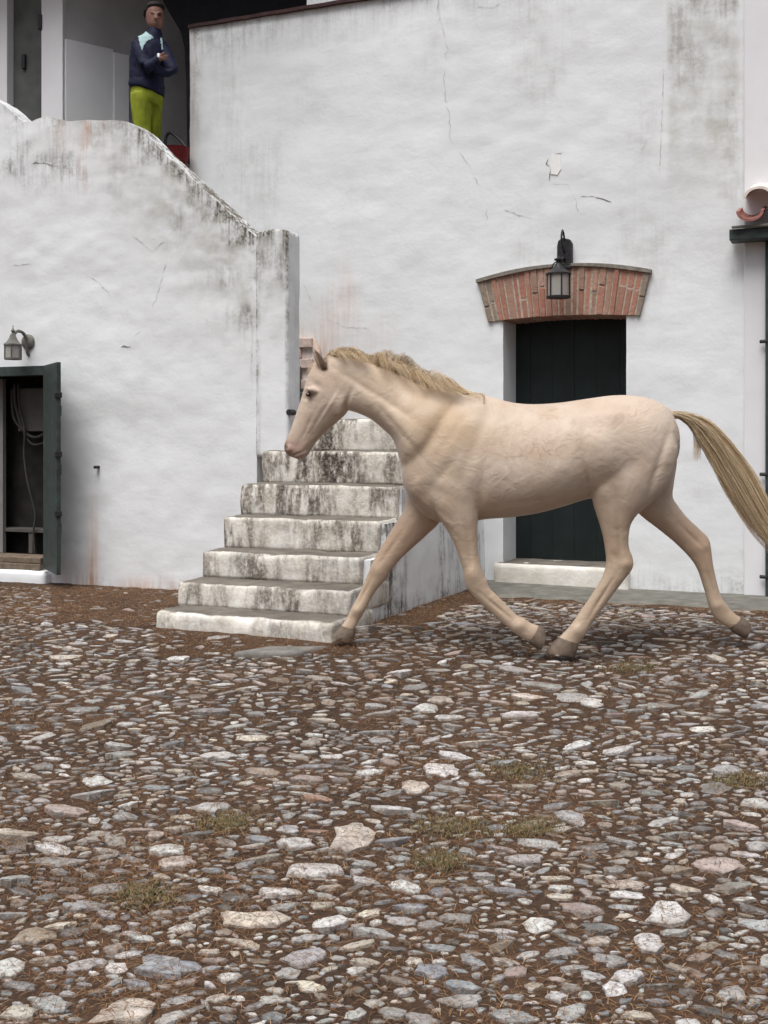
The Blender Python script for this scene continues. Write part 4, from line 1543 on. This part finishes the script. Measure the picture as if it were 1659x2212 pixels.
# (x, y, half axis along, half axis across, angle, millimetres)
BUMPS = [
    # shoulder blade, its spine, point of shoulder, upper arm, elbow crease
    (965, 955, 95, 34, 124, 7), (1025, 965, 105, 16, 112, -7), (915, 955, 100, 30, 122, 4), (978, 935, 80, 9, 124, -2.5), (905, 1050, 28, 20, 126, 10), (948, 1062, 44, 15, 25, -7), (1000, 1035, 60, 28, 104, 9), (1042, 1050, 70, 13, 96, -9),
    (925, 1085, 45, 18, 30, 7), (962, 1015, 36, 10, 128, -5),
    # girth, ribs, flank
    (1090, 990, 60, 6, 72, -3), (1118, 985, 70, 6, 73, -3.5), (1146, 985, 70, 6, 74, -3.5), (1174, 985, 70, 6, 75, -3.2), (1202, 985, 60, 6, 76, -3), (1265, 985, 70, 20, 82, -13), (1272, 1045, 40, 9, 82, -12), (1225, 1010, 40, 30, 40, 5),
    (1140, 1085, 90, 8, -8, -3),
    # hip, croup, thigh, stifle
    (1322, 893, 26, 18, 20, 10), (1282, 920, 36, 26, 0, -8), (1360, 885, 45, 9, 20, -5), (1395, 930, 60, 35, 60, 6), (1345, 965, 80, 14, 75, -6), (1310, 1000, 60, 26, 80, 6), (1300, 1062, 26, 22, 60, 11), (1330, 1080, 40, 9, 75, -7),
    (1420, 1010, 90, 9, 108, -8), (1385, 1020, 80, 26, 105, 6), (1445, 985, 70, 14, 100, 4),
    # neck
    (800, 845, 110, 9, 33, -8), (815, 818, 90, 16, 30, 6), (850, 915, 115, 8, 50, -5), (835, 890, 90, 18, 45, 7), (885, 870, 70, 20, 40, 6), (1000, 885, 60, 26, 20, -6), (1045, 875, 36, 18, 10, 5),
    # head
    (748, 872, 36, 6, 112, -9), (725, 872, 26, 24, 60, 6), (700, 895, 60, 4.5, -58, 6), (690, 908, 60, 6, -60, -6), (662, 925, 46, 5, -64, -3), (667, 842, 15, 4, 5, 5), (664, 862, 15, 5, 15, -5), (684, 832, 12, 8, 30, -6), (667, 852, 9, 5, 0, 2),
    (617, 966, 4.5, 6, 60, -10), (626, 972, 5, 8, 60, 4), (636, 983, 24, 2.6, -22, -6), (660, 960, 22, 6, -50, 3),
    # limbs: tendons and joints
    (1338, 1165, 55, 6, 84, -6), (1322, 1120, 40, 12, 80, 5), (1352, 1218, 13, 13, 0, 9), (1330, 1205, 16, 8, 70, -4), (1300, 1290, 50, 4.5, 122, -8), (1012, 1165, 50, 6, 80, -5), (1000, 1140, 40, 14, 75, 5), (1022, 1240, 16, 18, 0, 8), (1015, 1210, 24, 5, 85, -4),
    (1074, 1312, 42, 4.5, 40, -8), (1122, 1352, 14, 12, 0, 8), (848, 1178, 66, 6, -55, -5), (880, 1140, 40, 16, -50, 5), (814, 1230, 15, 18, 0, 8), (788, 1278, 32, 4.5, -63, -7), (771, 1318, 13, 12, 0, 8),
    (1495, 1160, 40, 6, 45, -7), (1450, 1135, 40, 14, 40, 5), (1518, 1182, 16, 14, 0, 8), (1533, 1255, 36, 4.5, 75, -7), (1550, 1308, 13, 12, 0, 8), (1246, 1360, 14, 13, 0, 8),
    (925, 1105, 50, 6, 42, -9), (943, 1108, 50, 7, 42, 6)]
disp = np.zeros(nvh)
for (bx_, by_, la, lb, an, mm) in BUMPS:
    c_, s_ = math.cos(math.radians(an)), math.sin(math.radians(an))
    dx, dy = px_ - bx_, py_ - by_
    u_, v_ = dx * c_ + dy * s_, -dx * s_ + dy * c_
    disp += mm * .001 * np.exp(-(u_ / la) ** 2 * 1.3 - (v_ / lb) ** 2 * 1.3)
disp += .004 * (fbm(np.stack([co[:, 0] * 9, co[:, 1] * 9, co[:, 2] * 9 + 40], -1), 3) - .5)
co2 = co + no * (disp * side)[:, None]
body_me.vertices.foreach_set('co', co2.astype(np.float32).ravel())
body_me.update()
# coat colour
base = np.array((.575, .475, .385))
colh = np.tile(base, (nvh, 1))


def tint(mask, c):
    global colh
    colh = colh * (1 - mask[:, None]) + np.array(c) * mask[:, None]


n1 = fbm(np.stack([co[:, 0] * 3.5, co[:, 1] * 3.5, co[:, 2] * 3.5], -1), 4)
tint(.65 * sm(n1, .48, .66), (.47, .365, .275))
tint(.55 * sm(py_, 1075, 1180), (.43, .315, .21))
tint(.30 * sm(py_, 1020, 1120), (.48, .355, .25))  # golden belly tone, with some of the belly's shade painted in
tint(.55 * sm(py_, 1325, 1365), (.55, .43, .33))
tint(.62 * gauss(np.hypot(px_ - 960, (py_ - 895) * 1.3), 110) * (.4 + sm(n1, .35, .6)), (.42, .30, .18))
tint(.35 * gauss(np.hypot(px_ - 850, (py_ - 850)), 90), (.50, .37, .235))
tint(.30 * gauss(np.hypot((px_ - 1330), (py_ - 900)), 70), (.45, .33, .24))
hd = sm(-px_, -745, -700) * sm(-py_, -1000, -760)
tint(.45 * hd, (.48, .355, .285))
tint(.95 * gauss(np.hypot((px_ - 619), (py_ - 970)), 24), (.26, .15, .13))
tint(.9 * gauss(np.hypot((px_ - 617), (py_ - 966) * .8), 5), (.05, .03, .028))
tint(.6 * gauss(np.hypot((px_ - 644), (py_ - 972)), 22), (.36, .23, .19))
tint(.75 * gauss(np.hypot((px_ - 668), (py_ - 850) * 1.2), 11), (.24, .15, .115))
ear = sm(-py_, -806, -796) * (co[:, 1] < YH) * sm(-px_, -712, -704) * sm(px_ - (674 + (py_ - 751) * .40), 0, 4) * sm(-no[:, 1], -.1, .5)
tint(.92 * ear, (.075, .04, .022))  # shadowed hollow of the near ear, painted in as dark brown
tint(.5 * (gauss(px_ - 683, 14) * gauss(py_ - 742, 22)) * (co[:, 1] > YH), (.50, .34, .28))
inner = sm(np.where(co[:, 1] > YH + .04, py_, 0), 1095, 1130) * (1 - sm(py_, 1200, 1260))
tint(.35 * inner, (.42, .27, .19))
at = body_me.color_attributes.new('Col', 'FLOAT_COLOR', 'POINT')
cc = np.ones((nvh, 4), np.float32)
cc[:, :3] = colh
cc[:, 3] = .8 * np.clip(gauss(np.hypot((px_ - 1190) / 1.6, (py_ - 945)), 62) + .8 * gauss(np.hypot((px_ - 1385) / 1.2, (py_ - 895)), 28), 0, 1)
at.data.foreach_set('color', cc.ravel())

hx0, hy0 = (1160 - CX) / F * YH, YH
horse = empty('horse', (hx0, hy0, float(gz(hx0, hy0))))
tag(horse, 'cream coloured young horse trotting past the stairs with lowered head', 'horse')
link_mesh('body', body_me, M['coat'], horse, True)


# hooves: cut cones with slanted walls
def hoof(secs, Y, name='hoof'):
    mb = MB()
    loft(mb, [(a, b, c, d, w, Y) for (a, b, c, d, w) in secs], 18, 2)
    mb.build(name, M['hoof'], horse, True, True)


hoof([(1141, 1388, 1164, 1350, .030), (1150, 1395, 1171, 1354, .037), (1161, 1402, 1177, 1362, .041), (1168, 1404, 1179, 1370, .041)], YN)
hoof([(738, 1351, 768, 1359, .031), (728, 1362, 768, 1368, .038), (718, 1372, 766, 1376, .043), (716, 1376, 765, 1379, .043)], YF)
hoof([(1208, 1376, 1250, 1390, .033), (1194, 1388, 1248, 1400, .040), (1182, 1403, 1245, 1411, .046), (1180, 1409, 1243, 1415, .046)], YN)
hoof([(1576, 1360, 1600, 1333, .030), (1586, 1368, 1609, 1336, .037), (1600, 1376, 1618, 1344, .041), (1608, 1380, 1621, 1352, .041)], YF)
# eyes
for sg in (-1, 1):
    c = np.array(P(666, 852, YH + sg * .078))
    v, f = [], []
    mb = MB()
    mb.lathe([(.002, -.013), (.010, -.009), (.0155, 0), (.010, .009), (.002, .013)], (0, 0, 0), 14)
    mb.v = [(c[0] + q[0], c[1] + q[1] * .7, c[2] + q[2]) for q in mb.v]
    mb.build('eye', M['eye'], horse, True, True)


# ---- mane and tail strands
def strands(name, lines, wid, cols, parent):
    V, Fs, C = [], [], []
    for pts in lines:
        c = np.array(cols[rng.integers(len(cols))]) * rng.uniform(.75, 1.2)
        pts = [np.array(p) for p in pts]
        n = len(pts)
        b = len(V)
        roll = rng.uniform(0, math.pi)
        for i, p in enumerate(pts):
            d = pts[min(i + 1, n - 1)] - pts[max(i - 1, 0)]
            d /= np.linalg.norm(d) + 1e-9
            e1 = np.cross(d, (0.3, 1, .1)); e1 /= np.linalg.norm(e1) + 1e-9
            e2 = np.cross(d, e1)
            ww = wid * (1 - .85 * (i / (n - 1)) ** 2)
            for k in range(3):
                t = roll + 2 * math.pi * k / 3
                V.append(p + (e1 * math.cos(t) + e2 * math.sin(t)) * ww)
                C.append(c * (.85 + .25 * i / (n - 1)))
        for i in range(n - 1):
            for k in range(3):
                k2 = (k + 1) % 3
                Fs.append((b + i * 3 + k, b + i * 3 + k2, b + i * 3 + 3 + k2, b + i * 3 + 3 + k))
    return mk(name, V, Fs, M['hair'], parent, True, True, np.array(C))


CREST = [(704, 776), (730, 772), (765, 778), (800, 788), (838, 801), (880, 820), (922, 838), (965, 847), (1010, 850), (1045, 855)]
MTOP = [(704, 760), (722, 752), (757, 754), (795, 767), (832, 762), (872, 772), (905, 802), (950, 815), (985, 843), (1048, 855)]
cx_l = cz_curve(CREST, 10)
mt_l = cz_curve(MTOP, 10)
lines = []
cxa, mta = np.array(cx_l), np.array(mt_l)
nc = len(cxa) - 1


def on_crest(t):
    t = min(max(t, 0), 1) * nc
    i = min(int(t), nc - 1)
    return cxa[i] + (cxa[i + 1] - cxa[i]) * (t - i), mta[i] + (mta[i + 1] - mta[i]) * (t - i)


for q in range(170):                                   # locks; hairs of a lock run together
    t0 = (q + 2.0 * rng.random()) / 171 * .97
    near = rng.random() < .16
    lk = rng.uniform(.45, 1.0)
    if rng.random() < .3: lk = rng.uniform(.95, 1.15)
    lb = rng.uniform(.06, .19)
    ld = rng.uniform(2, 20) if near else rng.uniform(10, 50)
    wav, ph = rng.uniform(.5, 4.0), rng.uniform(0, 6.28)
    sg = -1 if near else 1
    for h_ in range(26):
        t = t0 + rng.normal(0, .014)
        k = lk * rng.uniform(.55, 1.15)
        ln = lb * rng.uniform(.7, 1.2)
        y0 = YH + rng.normal(0, .010)
        dr = ld * rng.uniform(.6, 1.25)
        pts = []
        for (u, hh_, yo) in ((0, -.3, 0), (.15, .55, .010), (.4, 1.0, .024), (.65, .85, .045), (.85, .45, .060), (1.0, .15, .066)):
            c_, m_ = on_crest(t + ln * u)
            off = c_ - m_
            hgt = max(3.5, off[1])
            pxx = c_[0] + rng.normal(0, .7)
            pyy = c_[1] - hgt * k * hh_ + dr * max(0, u - .35) + wav * math.sin(ph + u * 6) * u
            pts.append(P(pxx, pyy, y0 + sg * yo * (1.25 + .5 * min(1, t * 1.5))))
        lines.append(cz_curve(pts, 2))
# forelock wisps
for q in range(70):
    r0 = (rng.uniform(682, 700), rng.uniform(772, 784))
    ln = rng.uniform(18, 42)
    y0 = YH + rng.normal(0, .02)
    lines.append(cz_curve([P(r0[0], r0[1], y0), P(r0[0] - 8, r0[1] + ln * .25, y0), P(r0[0] - 16 + rng.normal(0, 2), r0[1] + ln * .6, y0 + rng.normal(0, .01)), P(r0[0] - 22 + rng.normal(0, 3), r0[1] + ln, y0 + rng.normal(0, .015))], 3))
HC = [(.68, .52, .32), (.78, .63, .43), (.55, .39, .22), (.84, .72, .54), (.40, .265, .14)]
strands('mane', lines, .0008, HC, horse)
TG = [(1452, 893), (1485, 902), (1518, 925), (1552, 968), (1586, 1022), (1616, 1075), (1645, 1125), (1678, 1172), (1712, 1215)]
tg = np.array(cz_curve(TG, 5))
dt = np.gradient(tg, axis=0)
dt /= np.linalg.norm(dt, axis=1, keepdims=True)
nt = np.stack([-dt[:, 1], dt[:, 0]], -1)
tw_ = np.interp(np.linspace(0, 1, len(tg)), [0, .12, .3, .55, .8, 1], [9, 10, 21, 31, 27, 16])
lines = []
for q in range(4200):
    o_ = np.clip(rng.normal(0, .55), -1.15, 1.15)
    st_i = rng.integers(0, 9)
    en = int(len(tg) * rng.uniform(.72, 1.0))
    if o_ > .75 and rng.random() < .5: en = int(len(tg) * rng.uniform(.42, .7))
    yo = rng.normal(0, .6)
    ph, am = rng.uniform(0, 6.28), rng.uniform(.5, 5.0)
    pts = []
    for i in range(st_i, en, 3):
        u = (i - st_i) / max(1, en - st_i)
        f_ = min(1, (i - st_i + 1.5) / 9)
        off = o_ * tw_[i] * f_ + am * math.sin(ph + u * 4)
        pxy = tg[i] + nt[i] * off
        pts.append(P(pxy[0], pxy[1], YH + yo * (.018 + .03 * u)))
    if len(pts) > 3: lines.append(pts)
# stray lower wisps
for q in range(60):
    x0 = rng.uniform(1497, 1512)
    lines.append(cz_curve([P(x0 - 8, 908, YH), P(x0, 940, YH), P(x0 + rng.normal(1, 2), 970, YH), P(x0 + rng.normal(-1, 2), 985 + rng.uniform(0, 14), YH)], 3))
for q in range(45):
    x0 = rng.uniform(-3, 3)
    lines.append(cz_curve([P(1530 + x0, 975, YH - .02), P(1548 + x0, 1015, YH - .03), P(1573 + x0, 1050, YH - .03), P(1592 + x0 * 2, 1078, YH - .03)], 3))
strands('tail', lines, .0010, HC, horse)

# ------------------------------------------------------------------ man on the landing
YM = 10.15
man = empty('person', ((318 - CX) / F * YM, YM, FLOOR_Z))
tag(man, 'man in navy jacket and lime trousers standing with folded arms on the landing', 'person')
feet = HY - (FLOOR_Z - CZ) * F / YM


def body_mb(g):
    """figure grown by g pixels (body, and clothes a little larger)"""
    t = MB()
    loft(t, [(298 - g, 86, 350 + g, 90, .08 + g * .004, YM), (288 - g, 100, 355 + g, 100, .115 + g * .004, YM), (285 - g, 130, 356 + g, 130, .13 + g * .004, YM), (285 - g, 160, 352 + g, 162, .125 + g * .004, YM), (284 - g, 188, 350 + g, 190, .125 + g * .004, YM)], 20)
    return t


def legs_mb(g, y_end):
    t = MB()
    loft(t, [(284 - g, 178, 350 + g, 184, .125 + g * .004, YM), (284 - g, 205, 348 + g, 210, .12 + g * .004, YM), (285 - g, 222, 340 + g, 226, .10 + g * .004, YM)], 20)
    loft(t, [(285 - g, 205, 326 + g, 205, .10 + g * .004, YM - .03), (288 - g, 245, 323 + g, 245, .085 + g * .004, YM - .04), (297 - g, 285, 321 + g, 285, .07 + g * .004, YM - .04), (300 - g, 320, 322 + g, 320, .062 + g * .004, YM - .04), (302 - g, y_end, 321 + g, y_end, .055 + g * .004, YM - .04)], 18)
    loft(t, [(316 - g, 205, 350 + g, 208, .095 + g * .004, YM + .08), (319 - g, 245, 347 + g, 248, .08 + g * .004, YM + .09), (323 - g, 290, 343 + g, 292, .066 + g * .004, YM + .10), (325 - g, 325, 343 + g, 325, .06 + g * .004, YM + .10), (326 - g, y_end, 343 + g, y_end, .052 + g * .004, YM + .10)], 18)
    return t


def arms(t, g, full):
    # far-side upper arm, elbow out to the right, forearm folding back; near upper arm and forearm across the chest
    loft(t, [(342 - g, 92, 358 + g, 94, .05, YM + .02), (350 - g, 118, 369 + g, 114, .05, YM - .02), (358 - g, 142, 379 + g, 138, .05, YM - .06), (360 - g, 157, 380 + g, 154, .045, YM - .09), (352, 145 - g, 356, 164 + g, .04, YM - .13), (336, 139 - g, 337, 157 + g, .036, YM - .17), (322, 134 - g, 322, 149 + g, .030, YM - .17)], 14)
    loft(t, [(288 - g, 92, 308 + g, 92, .055, YM - .09), (293 - g, 118, 316 + g, 116, .055, YM - .14), (303 - g, 140, 324 + g, 136, .05, YM - .17), (314, 136 - g, 318, 157 + g, .042, YM - .19), (330, 127 - g, 333, 146 + g, .038, YM - .20), (344, 118 - g, 347, 134 + g, .032, YM - .20)], 14)


bm_ = body_mb(-3)
t2 = legs_mb(-3, feet - 8)
bm_.add(t2.v, t2.f)
arms(bm_, -3, True)
# neck and head
loft(bm_, [(322, 82, 346, 82, .06, YM), (324, 70, 346, 72, .058, YM - .01), (324, 56, 347, 60, .058, YM - .02)], 16)
loft(bm_, [(325, 62, 347, 64, .040, YM - .035), (319, 55, 352, 57, .062, YM - .03), (316, 44, 354, 46, .074, YM - .02), (315, 34, 354, 35, .078, YM - .015), (316, 24, 353, 24, .078, YM - .01), (320, 15, 349, 15, .066, YM), (328, 10, 342, 10, .035, YM)], 20)
# nose, ears, brow, lips, chin: the face turns towards the courtyard
loft(bm_, [(335, 29, 339, 29, .010, YM - .090), (334, 36, 341, 36, .018, YM - .100), (333, 41, 343, 41, .024, YM - .100), (335, 45, 341, 45, .012, YM - .092)], 10)
loft(bm_, [(314, 32, 319, 32, .010, YM + .005), (312, 38, 319, 38, .014, YM + .005), (315, 45, 319, 45, .010, YM + .005)], 10)
loft(bm_, [(322, 28, 322, 31, .010, YM - .070), (330, 26, 330, 30, .014, YM - .086), (337, 28, 337, 31, .010, YM - .088), (344, 26, 344, 30, .014, YM - .082), (350, 28, 350, 31, .008, YM - .066)], 8)
loft(bm_, [(329, 49, 329, 51, .008, YM - .078), (337, 48, 337, 53, .014, YM - .086), (345, 49, 345, 51, .008, YM - .074)], 8)
loft(bm_, [(331, 56, 343, 56, .02, YM - .066), (332, 60, 342, 61, .018, YM - .062)], 10)
# hand resting on the sleeve: palm and fingers
loft(bm_, [(342, 121, 344, 133, .020, YM - .215), (350, 118, 353, 131, .018, YM - .212), (356, 117, 358, 129, .012, YM - .19)], 12)
for k in range(4):
    y_ = 119 + k * 3.4
    loft(bm_, [(352, y_ - 1.5, 353, y_ + 1.7, .008, YM - .212), (358 - .4 * k, y_ - 1.4, 359 - .4 * k, y_ + 1.6, .0075, YM - .205), (364 - .8 * k, y_ - 1.0, 364 - .8 * k, y_ + 1.6, .007, YM - .185), (367 - k, y_ - .6, 367 - k, y_ + 1.2, .005, YM - .165)], 8, 2)
loft(bm_, [(344, 118, 347, 121, .009, YM - .225), (350, 113, 353, 116, .008, YM - .225), (355, 111, 357, 114, .006, YM - .215)], 8, 2)
# feet
for yo, x0 in ((-.04, 302), (.10, 325)):
    loft(bm_, [(x0, feet - 9, x0 + 20, feet - 9, .045, YM + yo), (x0 - 1, feet - 4, x0 + 34, feet - 2, .045, YM + yo), (x0, feet, x0 + 36, feet, .042, YM + yo)], 12)
bme = fuse('body', bm_, .007, 4)
link_mesh('body', bme, M['skin'], man, True)
for ex, ey in ((329, 33), (344.5, 33)):
    mb = MB()
    loft(mb, [(ex - 3, ey - .4, ex - 3, ey + .4, .006, YM - .072), (ex, ey - 1.4, ex, ey + 1.2, .010, YM - .078), (ex + 3, ey - .4, ex + 3, ey + .4, .006, YM - .072)], 8)
    mb.build('eye', M['hair_dark'], man, True, True)
    mb = MB()
    loft(mb, [(ex - 5, ey - 4.2, ex - 5, ey - 3.2, .006, YM - .078), (ex, ey - 6, ex, ey - 4.2, .010, YM - .092), (ex + 5, ey - 4.4, ex + 5, ey - 3.4, .006, YM - .078)], 8)
    mb.build('eyebrow', M['hair_dark'], man, True, True)
jm = body_mb(1.5)
arms(jm, 1.5, True)
loft(jm, [(320, 64, 347, 67, .070, YM), (317, 70, 349, 73, .076, YM), (308, 82, 351, 84, .095, YM), (296, 90, 353, 92, .11, YM)], 18)
loft(jm, [(283, 178, 352, 182, .14, YM), (281, 184, 353, 200, .142, YM), (282, 187, 353, 208, .140, YM)], 20)
jme = fuse('jacket', jm, .008, 5)
jacket = link_mesh('jacket', jme, M['navy'], man, True)
tm = legs_mb(1.2, feet - 6)
def folds(me, amp, sx, sz, seed):
    v = np.array([q.co[:] for q in me.vertices]); nr = np.array([q.normal[:] for q in me.vertices])
    d = fbm(np.stack([v[:, 0] * sx + v[:, 2] * sz * .4, v[:, 1] * sx, v[:, 2] * sz + seed], -1), 3) - .5
    fade = sm(HY - F * (v[:, 2] - CZ) / v[:, 1], 188, 215) if me.name.startswith('trousers') else 1.0
    v = v + nr * (np.clip(d + .26, .02, 1) * 1.6 * amp * fade)[:, None]      # cloth only stands off the body
    me.vertices.foreach_set('co', v.astype(np.float32).ravel()); me.update()


tme = fuse('trousers', tm, .008, 4)
folds(tme, .022, 16, 4, 3.0)
folds(jme, .020, 11, 9, 8.0)
link_mesh('trousers', tme, M['lime'], man, True)
hm = MB()
loft(hm, [(312, 42, 318, 40, .055, YM + .035), (310, 32, 326, 29, .082, YM + .022), (310, 24, 352, 20, .088, YM + .008), (312, 16, 356, 16, .088, YM - .004), (318, 9, 353, 9, .074, YM - .002), (327, 5, 345, 5, .04, YM)], 20)
link_mesh('hair', fuse('hair', hm, .007, 3), M['hair_dark'], man, True)


# yoke, stripe and badge are laid over the jacket by casting onto it
jv = np.array([v.co[:] for v in jme.vertices])
jpx = CX + F * jv[:, 0] / jv[:, 1]
jpy = HY - F * (jv[:, 2] - CZ) / jv[:, 1]


def inpoly(x, y, poly):
    c = np.zeros(len(x), bool)
    n = len(poly)
    for i in range(n):
        x0, y0 = poly[i]; x1, y1 = poly[(i + 1) % n]
        k = ((y0 > y) != (y1 > y)) & (x < (x1 - x0) * (y - y0) / ((y1 - y0) or 1e-9) + x0)
        c ^= k
    return c


def onlay(name, poly, mat):
    msk = inpoly(jpx, jpy, poly) & (jv[:, 1] < YM + .03)
    fs = [p.vertices[:] for p in jme.polygons if all(msk[i] for i in p.vertices)]
    if not fs: return
    comp = []                                        # keep the largest connected patch
    left = [set(f) for f in fs]
    idx = list(range(len(fs)))
    while idx:
        grp, verts = [idx.pop()], set()
        verts |= left[grp[0]]
        grew = True
        while grew:
            grew = False
            for k in idx[:]:
                if left[k] & verts:
                    grp.append(k); verts |= left[k]; idx.remove(k); grew = True
        comp.append(grp)
    fs = [fs[k] for k in max(comp, key=len)]
    ids = sorted({i for f in fs for i in f})
    mp = {g: k for k, g in enumerate(ids)}
    nr = np.array([jme.vertices[i].normal[:] for i in ids])
    V = jv[ids] + nr * .004
    o = mk(name, V, [[mp[i] for i in f] for f in fs], mat, jacket, True, True)
    so = o.modifiers.new('t', 'SOLIDIFY'); so.thickness = .004; so.offset = -1


onlay('yoke', [(297, 74), (316, 68), (335, 82), (322, 88), (312, 98), (307, 112), (301, 95)], M['pale_blue'])
onlay('stripe', [(345, 82), (350, 82), (353, 108), (349, 110)], M['pale_blue'])
onlay('badge', [(339, 113), (350, 113), (350, 126), (339, 127)], M['badge'])
for yo, x0 in ((-.04, 302), (.10, 325)):
    sm_ = MB()
    loft(sm_, [(x0 - 2, feet - 11, x0 + 22, feet - 11, .05, YM + yo), (x0 - 3, feet - 4, x0 + 36, feet - 3, .05, YM + yo), (x0 - 2, feet, x0 + 38, feet, .048, YM + yo)], 14)
    sm_.build('shoe', M['shoe'], man, True, True)

# red tub with a black handle standing behind the parapet
sx_, sz_ = L(380, 352, .16)
tub = empty('red_tub', (C0[0] + sx_ * UX + .16 * NX, C0[1] + sx_ * UY + .16 * NY, sz_), -TH)
MB().box(sx_ - .135, min(sx_ + .135, -2.785), -.30, -.015, FLOOR_Z - .01, sz_ + .001).build('plinth', M['concrete'], log, bevel=.006)   # ledge the tub stands on
tag(tub, 'dark red tub with black handle half hidden by the sloping parapet', 'tub')
MB().lathe([(.09, 0), (.105, .02), (.118, .12), (.125, .13), (.112, .13), (.10, .03)], (0, 0, 0), 20, cap=False).add(*box(-.06, .06, -.06, .06, 0.002, .02)).build('bucket', M['red'], tub, True)
MB().tube(cz_curve([(-.112, 0, .12), (-.10, 0, .24), (-.05, 0, .27), (.04, 0, .20), (.112, 0, .12)], 6), .014).build('handle', M['iron'], tub, True)
